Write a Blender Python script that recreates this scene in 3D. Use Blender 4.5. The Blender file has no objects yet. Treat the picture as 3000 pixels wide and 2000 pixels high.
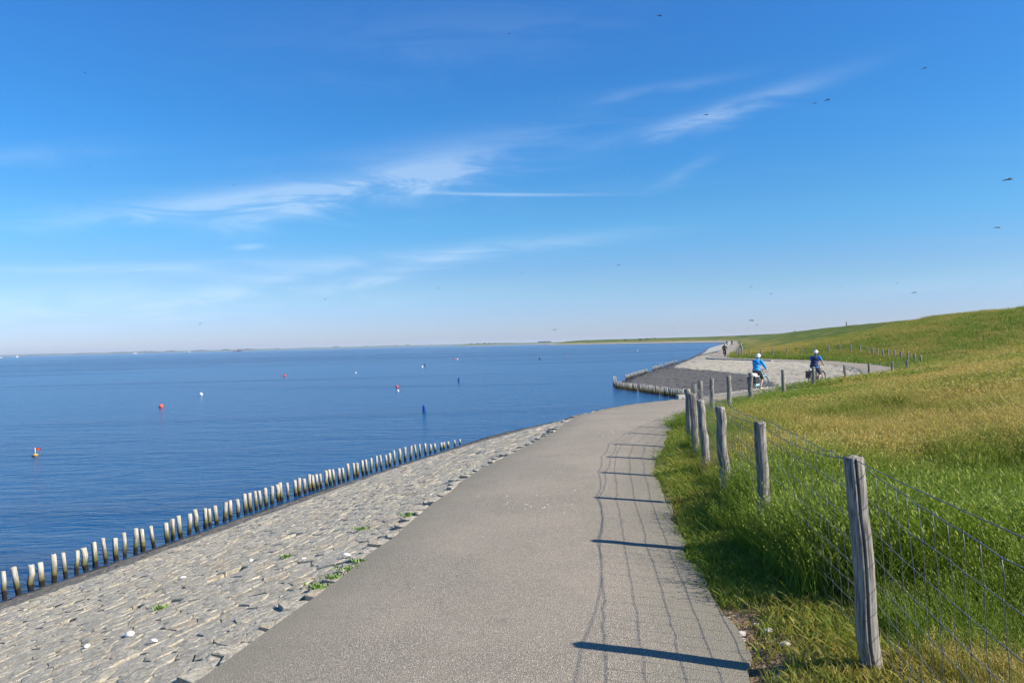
import bpy, bmesh, math, random
from mathutils import Vector, Matrix, noise
from mathutils.bvhtree import BVHTree
R_ = math.radians
random.seed(7)
SC = bpy.context.scene
COL = SC.collection

# ---------------------------------------------------------------- camera
F = 2266.0                      # focal length in photo pixels (3000 wide)
EYE = Vector((0, 0, 1.65))
ROLL = 0.0242
PITCH = 6.0 / F
cr, sr = math.cos(ROLL), math.sin(ROLL)
fwd = Vector((0, math.cos(PITCH), math.sin(PITCH)))
right0 = Vector((1, 0, 0)); up0 = right0.cross(fwd)
rgt = right0 * cr - up0 * sr
up = right0 * sr + up0 * cr
cam_d = bpy.data.cameras.new('camera'); cam = bpy.data.objects.new('camera', cam_d); COL.objects.link(cam)
cam_d.sensor_width = 36; cam_d.sensor_fit = 'HORIZONTAL'; cam_d.lens = F / 3000 * 36
cam_d.clip_start = 0.05; cam_d.clip_end = 60000
m = Matrix((rgt, up, -fwd)).transposed().to_4x4(); m.translation = EYE
cam.matrix_world = m
SC.camera = cam

# ---------------------------------------------------------------- world, sun, exposure
SUN_EL, SUN_AZ = R_(37), R_(109)          # azimuth clockwise from +Y
SUN_DIR = Vector((math.sin(SUN_AZ) * math.cos(SUN_EL), math.cos(SUN_AZ) * math.cos(SUN_EL), math.sin(SUN_EL)))
SC.view_settings.view_transform = 'Standard'; SC.view_settings.look = 'None'
SC.view_settings.gamma = 1; SC.view_settings.exposure = 0.75
SC.view_settings.use_curve_mapping = False
sd = bpy.data.lights.new('sun', 'SUN'); sd.energy = 5.0; sd.angle = R_(0.53); sd.color = (1, 0.915, 0.79)
so = bpy.data.objects.new('sun', sd); COL.objects.link(so)
so.rotation_euler = SUN_DIR.to_track_quat('Z', 'Y').to_euler(); so.location = (20, -10, 30)

W = bpy.data.worlds.new('World'); SC.world = W; W.use_nodes = True
def pix_dir(x, y):
    return (fwd + rgt * ((x - 1500) / F) + up * ((1000 - y) / F)).normalized()
class NT:
    """tiny node-tree helper"""
    def __init__(s, t): s.t = t; s.n = t.nodes; s.l = t.links
    def add(s, typ, **kw):
        n = s.n.new(typ)
        for k, v in kw.items(): setattr(n, k, v)
        return n
    def put(s, sock, v):
        if isinstance(v, bpy.types.NodeSocket): s.l.new(v, sock)
        elif v is not None:
            try: sock.default_value = v
            except Exception: sock.default_value = (v[0], v[1], v[2], 1)
    def math(s, op, a, b=None, c=None, clamp=False):
        n = s.add('ShaderNodeMath', operation=op, use_clamp=clamp)
        for i, v in enumerate((a, b, c)):
            if v is not None: s.put(n.inputs[i], v)
        return n.outputs[0]
    def ss(s, v, lo, hi):
        n = s.add('ShaderNodeMapRange', interpolation_type='SMOOTHSTEP')
        for i, q in enumerate((v, lo, hi, 0.0, 1.0)): s.put(n.inputs[i], q)
        return n.outputs[0]
    def mix(s, f, a, b, mode='MIX'):
        n = s.add('ShaderNodeMix', data_type='RGBA', blend_type=mode)
        s.put(n.inputs[0], f)
        for i, v in ((6, a), (7, b)):
            if isinstance(v, tuple) and len(v) == 3: v = (*v, 1)
            s.put(n.inputs[i], v)
        return n.outputs[2]
    def noise(s, vec, scale, detail=3, rough=.5, dist=0, typ='FBM'):
        n = s.add('ShaderNodeTexNoise')
        if vec is not None: s.put(n.inputs['Vector'], vec)
        n.inputs['Scale'].default_value = scale; n.inputs['Detail'].default_value = detail
        n.inputs['Roughness'].default_value = rough; n.inputs['Distortion'].default_value = dist
        return n.outputs[0]
    def map(s, vec, loc=(0, 0, 0), rot=(0, 0, 0), scale=(1, 1, 1)):
        n = s.add('ShaderNodeMapping'); s.put(n.inputs[0], vec)
        n.inputs[1].default_value = loc; n.inputs[2].default_value = rot; n.inputs[3].default_value = scale
        return n.outputs[0]
    def xyz(s, vec):
        n = s.add('ShaderNodeSeparateXYZ'); s.put(n.inputs[0], vec); return n.outputs
    def comb(s, x, y, z):
        n = s.add('ShaderNodeCombineXYZ')
        for i, v in enumerate((x, y, z)): s.put(n.inputs[i], v)
        return n.outputs[0]
    def bump(s, h, strength, dist=.01, nrm=None):
        n = s.add('ShaderNodeBump'); s.put(n.inputs['Height'], h)
        s.put(n.inputs['Strength'], strength); n.inputs['Distance'].default_value = dist
        if nrm is not None: s.put(n.inputs['Normal'], nrm)
        return n.outputs[0]

w = NT(W.node_tree); w.n.clear()
sky = w.add('ShaderNodeTexSky', sky_type='NISHITA')
sky.sun_disc = False; sky.sun_elevation = SUN_EL; sky.sun_rotation = SUN_AZ
sky.altitude = 0; sky.air_density = 1.0; sky.dust_density = 0.25; sky.ozone_density = 4.0
tc = w.add('ShaderNodeTexCoord').outputs['Generated']
hs = w.add('ShaderNodeHueSaturation'); hs.inputs['Saturation'].default_value = 1.22; hs.inputs['Value'].default_value = 1.0
w.l.new(sky.outputs[0], hs.inputs['Color'])
# the phone's colour rendering of the sky, the same all round the compass
rp = w.add('ShaderNodeValToRGB'); rp.color_ramp.interpolation = 'EASE'
rp.color_ramp.elements[0].position = 0.0; rp.color_ramp.elements[1].position = .40
for pos, c in ((.02, None), (.078, None), (.16, None), (.266, None)): rp.color_ramp.elements.new(pos)
for e_, c in zip(rp.color_ramp.elements, ((.60, .69, 1.18), (.61, .72, 1.17), (.63, .77, 1.0), (.565, .90, 1.06), (.50, .94, 1.17), (.57, .97, 1.25))): e_.color = (c[0] / 1.3, c[1] / 1.3, c[2] / 1.3, 1)
w.l.new(w.add('ShaderNodeSeparateXYZ').outputs[2], rp.inputs[0])
_sx = rp.inputs[0].links[0].from_node; w.l.new(tc, _sx.inputs[0])
GRADE = w.mix(1.0, w.mix(1.0, hs.outputs[0], rp.outputs[0], 'MULTIPLY'), (1.3, 1.3, 1.3), 'MULTIPLY')
# cirrus: fibrous streaks over the whole sky, denser wisps where the photograph shows them
x_, y_, z_ = w.xyz(tc)[:3]
az = w.math('ARCTAN2', x_, y_); el = w.math('ARCSINE', z_)
zc = w.math('MAXIMUM', z_, 0.03)
plane = w.comb(w.math('DIVIDE', x_, zc), w.math('DIVIDE', y_, zc), 0.0)
veil = w.noise(w.map(plane, rot=(0, 0, R_(24)), scale=(.16, .75, 1)), 1.0, 5, .6, .5)
veil = w.math('MULTIPLY', w.ss(veil, .50, .82), .16)
fib = w.noise(w.map(w.comb(az, el, 0.0), rot=(0, 0, R_(-11)), scale=(5, 26, 1)), 1.0, 6, .62, 1.4)
fib2 = w.ss(fib, .30, .72)
tot = None
# (x, y) centre in the photo -> a fixed direction in the sky, half length, half width (rad), tilt, strength
WISPS = [(800, 578, .25, .015, 8, .95), (1180, 500, .22, .034, 11, .5), (980, 566, .16, .017, 16, .7), (300, 785, .22, .007, 3, .4), (240, 850, .24, .022, 9, .3),
         (2080, 340, .14, .013, 12, .65), (1900, 265, .13, .008, 4, .20),
         (1180, 790, .13, .011, 14, .6), (1350, 738, .24, .012, 5, .5), 
         (1480, 570, .13, .0022, -2, .45), (620, 862, .13, .014, 14, .5), (350, 900, .22, .03, 8, .14),
         (100, 450, .10, .012, 12, .22), (2000, 505, .05, .008, 24, .2), (730, 723, .02, .004, 4, .4),
         (1300, 90, .30, .05, 6, .10), (2600, 850, .35, .012, 4, .16),
         (900, 890, .4, .02, 3, .14), ]
for (px, py, a, b, tilt, st) in WISPS:
    d = pix_dir(px, py); a0 = math.atan2(d.x, d.y); e0 = math.asin(d.z)
    ct, st_ = math.cos(R_(tilt)), math.sin(R_(tilt))
    da = w.math('SUBTRACT', az, a0); de = w.math('SUBTRACT', el, e0)
    u = w.math('MULTIPLY_ADD', da, ct / a, w.math('MULTIPLY', de, st_ / a))
    v = w.math('MULTIPLY_ADD', da, -st_ / b, w.math('MULTIPLY', de, ct / b))
    v = w.math('MULTIPLY_ADD', w.math('SUBTRACT', fib, .5), 2.2, v) if b > .004 else v
    r2 = w.math('ADD', w.math('MULTIPLY', u, u), w.math('MULTIPLY', v, v))
    g = w.math('MULTIPLY', w.math('EXPONENT', w.math('MULTIPLY', r2, -1.4)), st)
    g = w.math('MULTIPLY', g, w.math('MULTIPLY_ADD', fib2, .85, .15)) if b > .004 else g
    tot = g if tot is None else w.math('ADD', tot, g)
cl = w.math('MINIMUM', w.math('ADD', tot, w.math('MULTIPLY', veil, fib2)), .6)
cl = w.math('MULTIPLY', cl, w.ss(z_, 0.0, .03))
SKYSTR = .085
white = w.mix(0.22, (7.0, 7.8, 8.4), GRADE)
skyc = w.mix(w.math('MULTIPLY', cl, .6), GRADE, white)
bg = w.add('ShaderNodeBackground'); w.l.new(skyc, bg.inputs[0]); bg.inputs[1].default_value = SKYSTR
w.l.new(bg.outputs[0], w.add('ShaderNodeOutputWorld').inputs[0])

# ---------------------------------------------------------------- pixel helpers
def at_z(x, y, z):
    d = pix_dir(x, y); t = (z - EYE.z) / d.z; return EYE + d * t
def at_y(x, y, Y):
    d = pix_dir(x, y); return EYE + d * (Y / d.y)
SEA = -2.35

# ---------------------------------------------------------------- object helpers
def tag(o, label=None, cat=None, group=None, kind=None):
    for k, v in (('label', label), ('category', cat), ('group', group), ('kind', kind)):
        if v: o[k] = v
    return o
def empty(name, loc=(0, 0, 0), rz=0, **kw):
    o = bpy.data.objects.new(name, None); COL.objects.link(o)
    o.location = loc; o.rotation_euler = (0, 0, rz); o.empty_display_size = .1
    return tag(o, **kw)
class MB:
    def __init__(s): s.v = []; s.f = []
    def add(s, vs, fs):
        k = len(s.v); s.v += [tuple(p) for p in vs]; s.f += [tuple(i + k for i in f) for f in fs]; return s
    def tube(s, pts, r, n=8, cap=True, closed=False):
        pts = [Vector(p) for p in pts]; N = len(pts)
        rs = r if isinstance(r, (list, tuple)) else [r] * N
        vs, fs = [], []; ref = None
        for i, p in enumerate(pts):
            if closed: t = pts[(i + 1) % N] - pts[i - 1]
            else: t = pts[min(i + 1, N - 1)] - pts[max(i - 1, 0)]
            t.normalize()
            if ref is None: ref = t.orthogonal().normalized()
            ref = (ref - t * ref.dot(t))
            ref = ref.normalized() if ref.length > 1e-6 else t.orthogonal().normalized()
            b = t.cross(ref)
            for k in range(n):
                a = 2 * math.pi * k / n
                vs.append(p + (ref * math.cos(a) + b * math.sin(a)) * rs[i])
        for i in range(N if closed else N - 1):
            j = (i + 1) % N
            for k in range(n):
                k2 = (k + 1) % n
                fs.append((i * n + k, i * n + k2, j * n + k2, j * n + k))
        if cap and not closed:
            fs.append(tuple(range(n))[::-1]); fs.append(tuple((N - 1) * n + k for k in range(n)))
        return s.add(vs, fs)
    def box(s, c, size, rz=0, rx=0):
        M = Matrix.Translation(c) @ Matrix.Rotation(rz, 4, 'Z') @ Matrix.Rotation(rx, 4, 'X')
        h = [q / 2 for q in size]
        vs = [M @ Vector((sx * h[0], sy * h[1], sz * h[2])) for sx in (-1, 1) for sy in (-1, 1) for sz in (-1, 1)]
        return s.add(vs, [(0, 1, 3, 2), (4, 6, 7, 5), (0, 4, 5, 1), (2, 3, 7, 6), (0, 2, 6, 4), (1, 5, 7, 3)])
    def ball(s, c, r, nu=14, nv=8, M=None):
        r = r if isinstance(r, (tuple, list)) else (r, r, r); c = Vector(c); vs = []; fs = []
        for i in range(nv + 1):
            th = math.pi * i / nv
            for k in range(nu):
                a = 2 * math.pi * k / nu
                p = Vector((r[0] * math.sin(th) * math.cos(a), r[1] * math.sin(th) * math.sin(a), r[2] * math.cos(th)))
                vs.append(c + (M @ p if M else p))
        for i in range(nv):
            for k in range(nu):
                k2 = (k + 1) % nu
                fs.append((i * nu + k, (i + 1) * nu + k, (i + 1) * nu + k2, i * nu + k2))
        return s.add(vs, fs)
    def lathe(s, prof, n=14, c=(0, 0, 0)):
        vs, fs = [], []
        for (r, z) in prof:
            for k in range(n):
                a = 2 * math.pi * k / n; vs.append((c[0] + r * math.cos(a), c[1] + r * math.sin(a), c[2] + z))
        for i in range(len(prof) - 1):
            for k in range(n):
                k2 = (k + 1) % n; fs.append((i * n + k, i * n + k2, (i + 1) * n + k2, (i + 1) * n + k))
        fs.append(tuple(range(n))[::-1]); fs.append(tuple((len(prof) - 1) * n + k for k in range(n)))
        return s.add(vs, fs)
    def build(s, name, mat, parent=None, smooth=True, loc=None):
        me = bpy.data.meshes.new(name); me.from_pydata(s.v, [], s.f)
        if smooth: me.polygons.foreach_set('use_smooth', [True] * len(me.polygons))
        me.update(); me.materials.append(mat)
        o = bpy.data.objects.new(name, me); COL.objects.link(o)
        if parent: o.parent = parent
        if loc is not None: o.location = loc
        return o
def attr(me, name, typ, vals, dom='POINT'):
    a = me.attributes.new(name, typ, dom)
    a.data.foreach_set('color' if typ == 'FLOAT_COLOR' else ('vector' if typ == 'FLOAT_VECTOR' else 'value'), vals)

# ---------------------------------------------------------------- materials
def mat(name):
    M = bpy.data.materials.new(name); M.use_nodes = True
    t = NT(M.node_tree); b = t.n['Principled BSDF']; return M, t, b
def plain(name, col, rough=.6, metal=0, var=.12, scale=30, bump=0.0, spec=.5):
    M, t, b = mat(name)
    co = t.add('ShaderNodeTexCoord').outputs['Object']
    n = t.noise(co, scale, 4, .6)
    c = t.mix(n, tuple(q * (1 - var) for q in col), tuple(min(1, q * (1 + var)) for q in col))
    t.put(b.inputs['Base Color'], c); b.inputs['Roughness'].default_value = rough
    b.inputs['Metallic'].default_value = metal; b.inputs['Specular IOR Level'].default_value = spec
    if bump: t.put(b.inputs['Normal'], t.bump(n, bump, .01))
    return M

def m_asphalt():
    M, t, b = mat('asphalt'); geo = t.add('ShaderNodeNewGeometry').outputs['Position']
    n1 = t.noise(geo, 95, 2, .6); n2 = t.noise(geo, 260, 2, .6); n3 = t.noise(geo, .55, 4, .6); n4 = t.noise(geo, 3.5, 4, .6)
    vo = t.add('ShaderNodeTexVoronoi'); t.put(vo.inputs['Vector'], geo); vo.inputs['Scale'].default_value = 125
    chip = t.ss(t.math('ADD', vo.outputs['Distance'], t.math('MULTIPLY', t.math('SUBTRACT', n2, .5), .5)), .66, .30)
    rnd = t.xyz(vo.outputs['Color'])[0]
    base = t.mix(rnd, (.20, .177, .135), (.46, .402, .308))
    base = t.mix(t.ss(rnd, .90, .97), base, (.58, .54, .47))
    base = t.mix(t.math('SUBTRACT', 1, chip), base, (.125, .112, .094))
    base = t.mix(t.ss(n2, .42, .72), base, (.30, .265, .205))
    base = t.mix(t.math('MULTIPLY', t.ss(n3, .40, .62), .45), base, t.mix(.5, base, (.41, .345, .265)))
    e = t.add('ShaderNodeAttribute', attribute_name='edge').outputs['Fac']
    ed = t.math('MULTIPLY', t.ss(t.math('ADD', e, t.math('MULTIPLY', n4, .5)), .95, .25), .62)
    base = t.mix(ed, base, (.175, .165, .125))
    spot = t.ss(t.noise(geo, 7, 3, .7), .66, .72)
    base = t.mix(t.math('MULTIPLY', spot, .4), base, (.15, .14, .125))
    t.put(b.inputs['Base Color'], base); b.inputs['Roughness'].default_value = .9; b.inputs['Specular IOR Level'].default_value = .25
    h = t.math('ADD', t.math('MULTIPLY', chip, .8), n1)
    t.put(b.inputs['Normal'], t.bump(h, .55, .006))
    return M
def m_stone():
    M, t, b = mat('revetment_stone'); geo = t.add('ShaderNodeNewGeometry').outputs['Position']
    col = t.add('ShaderNodeAttribute', attribute_name='col').outputs['Color']
    n1 = t.noise(geo, 9, 6, .65); n2 = t.noise(geo, 70, 4, .7); n3 = t.noise(geo, 1.1, 4, .6); n5 = t.noise(geo, 26, 5, .7)
    c = t.mix(t.ss(n5, .3, .72), t.mix(1, col, (.62, .62, .60), 'MULTIPLY'), t.mix(1, col, (1.3, 1.29, 1.26), 'MULTIPLY'))
    c = t.mix(t.math('MULTIPLY', t.ss(n1, .52, .75), .5), c, t.mix(1, col, (1.15, .98, .74), 'MULTIPLY'))
    c = t.mix(t.math('MULTIPLY', t.ss(n2, .60, .74), .75), c, (.64, .63, .59))
    c = t.mix(t.math('MULTIPLY', t.ss(n2, .42, .28), .75), c, (.09, .088, .08))
    c = t.mix(t.math('MULTIPLY', t.ss(n3, .55, .7), .25), c, (.27, .275, .245))
    t.put(b.inputs['Base Color'], c); b.inputs['Roughness'].default_value = .92; b.inputs['Specular IOR Level'].default_value = .25
    h = t.math('ADD', t.math('MULTIPLY', n1, 2.0), t.math('ADD', n5, t.math('MULTIPLY', n2, .5)))
    t.put(b.inputs['Normal'], t.bump(h, .85, .02))
    return M
def m_bed():
    M, t, b = mat('joint_fill'); geo = t.add('ShaderNodeNewGeometry').outputs['Position']
    n = t.noise(geo, 40, 4, .7)
    t.put(b.inputs['Base Color'], t.mix(n, (.03, .028, .024), (.11, .10, .085))); b.inputs['Roughness'].default_value = .95
    t.put(b.inputs['Normal'], t.bump(n, .8, .02)); return M
def m_ground():
    M, t, b = mat('dike_soil'); geo = t.add('ShaderNodeNewGeometry').outputs['Position']
    dry = t.add('ShaderNodeAttribute', attribute_name='dry').outputs['Fac']
    ds = t.add('ShaderNodeAttribute', attribute_name='dist').outputs['Fac']
    n1 = t.noise(geo, .9, 6, .68); n2 = t.noise(geo, 7, 5, .7); n3 = t.noise(geo, 45, 4, .7)
    st = t.noise(t.map(geo, scale=(.35, .35, 1.6)), 1.0, 6, .7)
    d = t.math('ADD', dry, t.math('MULTIPLY', t.math('SUBTRACT', n1, .5), .9))
    d = t.math('ADD', d, t.math('MULTIPLY', t.math('SUBTRACT', n2, .5), .7))
    c = t.mix(t.ss(d, .1, .95), (.10, .165, .022), (.31, .25, .06))
    c = t.mix(t.ss(n2, .58, .36), c, t.mix(1, c, (.55, .62, .5), 'MULTIPLY'))
    c = t.mix(t.ss(st, .55, .38), c, t.mix(1, c, (.68, .78, .6), 'MULTIPLY'))
    c = t.mix(t.math('MULTIPLY', t.ss(n3, .6, .75), .35), c, (.30, .27, .11))
    soil = t.mix(n3, (.16, .105, .065), (.36, .27, .18)); soil = t.mix(t.ss(n2, .55, .62), soil, (.50, .44, .34))
    e = t.math('ADD', ds, t.math('MULTIPLY', t.math('SUBTRACT', t.noise(geo, 1.7, 3, .6), .5), 1.1))
    c = t.mix(t.ss(e, .45, .2), c, soil)
    t.put(b.inputs['Base Color'], c); b.inputs['Roughness'].default_value = .95; b.inputs['Specular IOR Level'].default_value = .1
    t.put(b.inputs['Normal'], t.bump(t.math('ADD', t.math('MULTIPLY', n1, 3), t.math('ADD', t.math('MULTIPLY', n2, 1.0), t.math('MULTIPLY', n3, .12))), 1.0, .22))
    return M
def m_water():
    M, t, b = mat('sea_water'); geo = t.add('ShaderNodeNewGeometry').outputs['Position']
    slick = t.noise(t.map(geo, rot=(0, 0, R_(8)), scale=(.007, .045, 1)), 1.0, 5, .6, .6)
    slick2 = t.noise(t.map(geo, rot=(0, 0, R_(-6)), scale=(.0016, .012, 1)), 1.0, 4, .55)
    k = t.ss(t.math('ADD', t.math('MULTIPLY', slick, .6), t.math('MULTIPLY', slick2, .5)), .60, .47)
    amp = t.math('MULTIPLY_ADD', k, .62, .26)
    w1 = t.noise(t.map(geo, rot=(0, 0, R_(12)), scale=(.55, 1.3, 1)), 1.0, 3, .55, .5)
    w2 = t.noise(t.map(geo, rot=(0, 0, R_(-9)), scale=(2.2, 5.0, 1)), 1.0, 4, .6, .6)
    w3 = t.noise(t.map(geo, rot=(0, 0, R_(5)), scale=(9, 17, 1)), 1.0, 2, .6)
    h = t.math('ADD', t.math('MULTIPLY', w1, 1.5), t.math('ADD', t.math('MULTIPLY', w2, .62), t.math('MULTIPLY', w3, .12)))
    h = t.math('MULTIPLY', h, amp)
    t.put(b.inputs['Normal'], t.bump(h, 1.0, .44))
    t.put(b.inputs['Base Color'], t.mix(k, (.004, .062, .165), (.003, .046, .14)))
    b.inputs['Roughness'].default_value = .19; b.inputs['IOR'].default_value = 1.333
    return M
def m_grass(name, g1, g2, d1, d2):
    M, t, b = mat(name)
    dry = t.add('ShaderNodeAttribute', attribute_name='dry', attribute_type='INSTANCER').outputs['Fac']
    rnd = t.add('ShaderNodeAttribute', attribute_name='rnd').outputs['Fac']
    hd = t.add('ShaderNodeAttribute', attribute_name='head').outputs['Fac']
    g = t.mix(rnd, g1, g2); d = t.mix(rnd, d1, d2)
    q = t.math('ADD', dry, t.math('MULTIPLY', t.math('SUBTRACT', rnd, .5), .7))
    c = t.mix(t.ss(q, .25, .95), g, d)
    c = t.mix(t.math('MULTIPLY', hd, t.ss(dry, -.2, .7)), c, t.mix(rnd, (.40, .29, .08), (.55, .43, .15)))
    t.put(b.inputs['Base Color'], c); b.inputs['Roughness'].default_value = .55; b.inputs['Specular IOR Level'].default_value = .25
    tr = t.add('ShaderNodeBsdfTranslucent'); t.put(tr.inputs[0], t.mix(1, c, (1.1, 1.15, .7), 'MULTIPLY'))
    mx = t.add('ShaderNodeMixShader'); mx.inputs[0].default_value = .35
    t.l.new(b.outputs[0], mx.inputs[1]); t.l.new(tr.outputs[0], mx.inputs[2])
    t.l.new(mx.outputs[0], t.n['Material Output'].inputs[0]); return M
def m_wood(name, pale, dark, algae=False):
    M, t, b = mat(name)
    oc = t.add('ShaderNodeTexCoord').outputs['Object']
    oi = t.add('ShaderNodeObjectInfo').outputs['Random']
    sh = t.add('ShaderNodeVectorMath', operation='ADD'); t.put(sh.inputs[0], oc); t.put(sh.inputs[1], t.comb(t.math('MULTIPLY', oi, 30), 0.0, 0.0))
    v = sh.outputs[0]
    gr = t.noise(t.map(v, scale=(1, 1, .07)), 75, 5, .65, .3); bl = t.noise(v, 7, 4, .6)
    c = t.mix(t.ss(gr, .36, .64), dark, pale)
    c = t.mix(t.math('MULTIPLY', t.ss(bl, .5, .72), .5), c, tuple(q * .62 for q in pale))
    c = t.mix(t.math('MULTIPLY', oi, .35), c, tuple(q * .6 for q in pale))
    if algae:
        z = t.math('ADD', t.xyz(oc)[2], t.math('MULTIPLY', t.math('SUBTRACT', bl, .5), .22))
        c = t.mix(t.ss(z, .40, .16), c, (.115, .105, .035))
        c = t.mix(t.ss(z, .17, .10), c, (.018, .017, .012))
    t.put(b.inputs['Base Color'], c); b.inputs['Roughness'].default_value = .9; b.inputs['Specular IOR Level'].default_value = .2
    t.put(b.inputs['Normal'], t.bump(gr, .8, .008)); return M
ASPH = m_asphalt(); STONE = m_stone(); BED = m_bed(); SOIL = m_ground(); WATER = m_water()
GRASS = m_grass('grass_blades', (.10, .185, .018), (.25, .325, .04), (.215, .215, .042), (.40, .315, .085))
POST = m_wood('weathered_post', (.37, .345, .30), (.10, .09, .075))
PILE = m_wood('bleached_piling', (.62, .585, .50), (.26, .235, .185), True)
WIRE = plain('galvanised_wire', (.13, .135, .135), .5, .4, .3, 60)
CONC = plain('pale_concrete', (.40, .385, .35), .9, 0, .15, 12, .3)

# ---------------------------------------------------------------- shore cross-sections (toe, dark-band edge, path left, path right)
DN, DD = Vector((.958, -.287)), Vector((.287, .958))
ST = [  # toe          mid           L              R             zpath  zmid
    ((-13.6, -3.4), None, (-3.2, -4), (-.1, -4), 0, -1.78),
    ((-12.1, 2), None, (-2.35, 0), (.55, 0), 0, -1.78),
    ((-10.9, 5.6), None, (-1.62, 3.85), (1.09, 3.6), 0, -1.78),
    ((-9.9, 8.5), None, (-1.11, 6.4), (1.36, 6.0), 0, -1.78),
    ((-8.4, 12.7), None, (-.48, 10.05), (1.74, 9.6), 0, -1.78),
    ((-6.6, 18.3), None, (.73, 14.5), (2.55, 13.0), -.04, -1.8),
    ((-5.04, 22.9), None, (1.6, 19), (3.6, 17.0), -.16, -1.82),
    ((-3.1, 28.2), None, (3.7, 24), (6.1, 22.2), -.32, -1.9),
    ((-.6, 34.5), None, (7.4, 29.9), (9.85, 28.2), -.57, -1.95),
    ((3.4, 41), None, (11.2, 35.4), (13.5, 33.6), -.76, -1.95),
    ((6.6, 45.5), None, (14, 39), (16.2, 37.1), -.83, -1.9),
    ((9.8, 49.8), (12.8, 47.6), (18.4, 44.5), (20.8, 42.6), -.85, -1.7),
    ((11.7, 51.6), (16.5, 49.8), (22.4, 50.2), (25.2, 48.5), -.85, -1.62),
    ((12.1, 52.6), (18, 53.0), (24.5, 54.8), (27.4, 53.5), -.85, -1.6),
    ((11.4, 54.8), (18.9, 57.3), (26.5, 61), (29.5, 60), -.85, -1.6),
    ((10.4, 58), (19.8, 62), (27.8, 68.5), (30.9, 68), -.85, -1.6),
    ((9.5, 61.5), (20.7, 67.5), (28.2, 76.5), (31.4, 77), -.85, -1.6),
    ((8.8, 65), (20.6, 76), (26.8, 85.5), (29.7, 87), -.85, -1.6),
    ((10.2, 73), (19.2, 90), (24.6, 96), (27.8, 97), -.85, -1.62),
    ((15, 90), (21.5, 101), (28.7, 111.5), (32, 111), -.85, -1.68),
    ((27.6, 130), (31.5, 135), (39.2, 148), (42.5, 147), -.85, -1.72),
    ((46, 194), (49, 198), (55.7, 204), (59, 203), -.85, -1.75),
    ((75, 296), (76, 299), (85.8, 305), (89, 304), -.85, -1.9),
    ((119, 450), None, (128.8, 455), (132, 454), -.85, -1.65),
    ((160, 590), None, (171, 600), (174.5, 599), -.85, -1.65),
    ((184, 680), None, (197, 700), (200.5, 699), -.85, -1.65),
    ((192, 760), None, (206, 775), (209.5, 777), -.85, -1.65),
    ((182, 835), None, (197, 850), (200, 853), -.85, -1.65),
    ((160, 905), None, (173, 922), (176, 925), -.85, -1.65),
    ((113, 1040), None, (125, 1058), (128, 1061), -.85, -1.65),
    ((70, 1145), None, (83, 1160), (86, 1163), -.85, -1.65),
    ((46, 1190), None, (60, 1206), (63, 1209), -.95, -1.65)]
CREST = []
for i, s in enumerate(ST):
    r = Vector(s[3])
    if i < 25: c = DN * 27 + DD * r.dot(DD)
    else:
        a, b2 = Vector(ST[i - 1][3]), Vector(ST[min(i + 1, len(ST) - 1)][3]); tg = (b2 - a).normalized()
        c = r + Vector((tg.y, -tg.x)) * 24
    t = c.dot(DD); k = min(1, max(0, (t - 20) / 260)); k = k * k * (3 - 2 * k)
    CREST.append((c.x, c.y, 1.65 + 2.0 + .75 * k - (0.35 if i > 26 else 0) - (1.2 if i == len(ST) - 1 else 0)))
def mid_of(s):
    if s[1]: return s[1]
    T, L = Vector(s[0]), Vector(s[2]); zp, zm = s[4], s[5]
    q = T + (L - T) * ((zm - SEA) / (zp - SEA)); return (q.x, q.y)
ROWS = [[Vector((*s[0], SEA)), Vector((*mid_of(s), s[5])), Vector((*s[2], s[4])), Vector((*s[3], s[4])), Vector(c)] for s, c in zip(ST, CREST)]
def cr_pt(P, u):
    n = len(P); i = max(0, min(n - 2, int(u))); t = u - i
    p0, p1, p2, p3 = P[max(0, i - 1)], P[i], P[i + 1], P[min(n - 1, i + 2)]
    m1 = (p2 - p0) * .42; m2 = (p3 - p1) * .42
    t2, t3 = t * t, t * t * t
    return p1 * (2 * t3 - 3 * t2 + 1) + m1 * (t3 - 2 * t2 + t) + p2 * (-2 * t3 + 3 * t2) + m2 * (t3 - t2)
US = []
for i in range(len(ROWS) - 1):
    k = 12 if i < 9 else (10 if i < 21 else 6)
    US += [i + j / k for j in range(k)]
US.append(len(ROWS) - 1)
LINES = [[cr_pt([r[j] for r in ROWS], u) for u in US] for j in range(5)]   # T, M, L, R, C polylines

def strip_mesh(name, cols, material, parent=None, kind=None, smooth=True, attrs=None):
    """cols[j][i]: grid of points, j across, i along"""
    ni, nj = len(cols[0]), len(cols)
    vs = [cols[j][i] for i in range(ni) for j in range(nj)]
    fs = [(i * nj + j, i * nj + j + 1, (i + 1) * nj + j + 1, (i + 1) * nj + j) for i in range(ni - 1) for j in range(nj - 1)]
    me = bpy.data.meshes.new(name); me.from_pydata(vs, [], fs); me.update()
    if smooth: me.polygons.foreach_set('use_smooth', [True] * len(me.polygons))
    for an, vals in (attrs or {}).items(): attr(me, an, 'FLOAT', vals)
    me.materials.append(material)
    o = bpy.data.objects.new(name, me); COL.objects.link(o)
    if parent: o.parent = parent
    if kind: o['kind'] = kind
    return o, vs, fs

# --- sea
sea = MB()
sea.add([(-15000, -3000, SEA), (15000, -3000, SEA), (15000, 15000, SEA), (-15000, 15000, SEA)], [(0, 1, 2, 3)])
tag(sea.build('sea', WATER, smooth=False), kind='structure')

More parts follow.
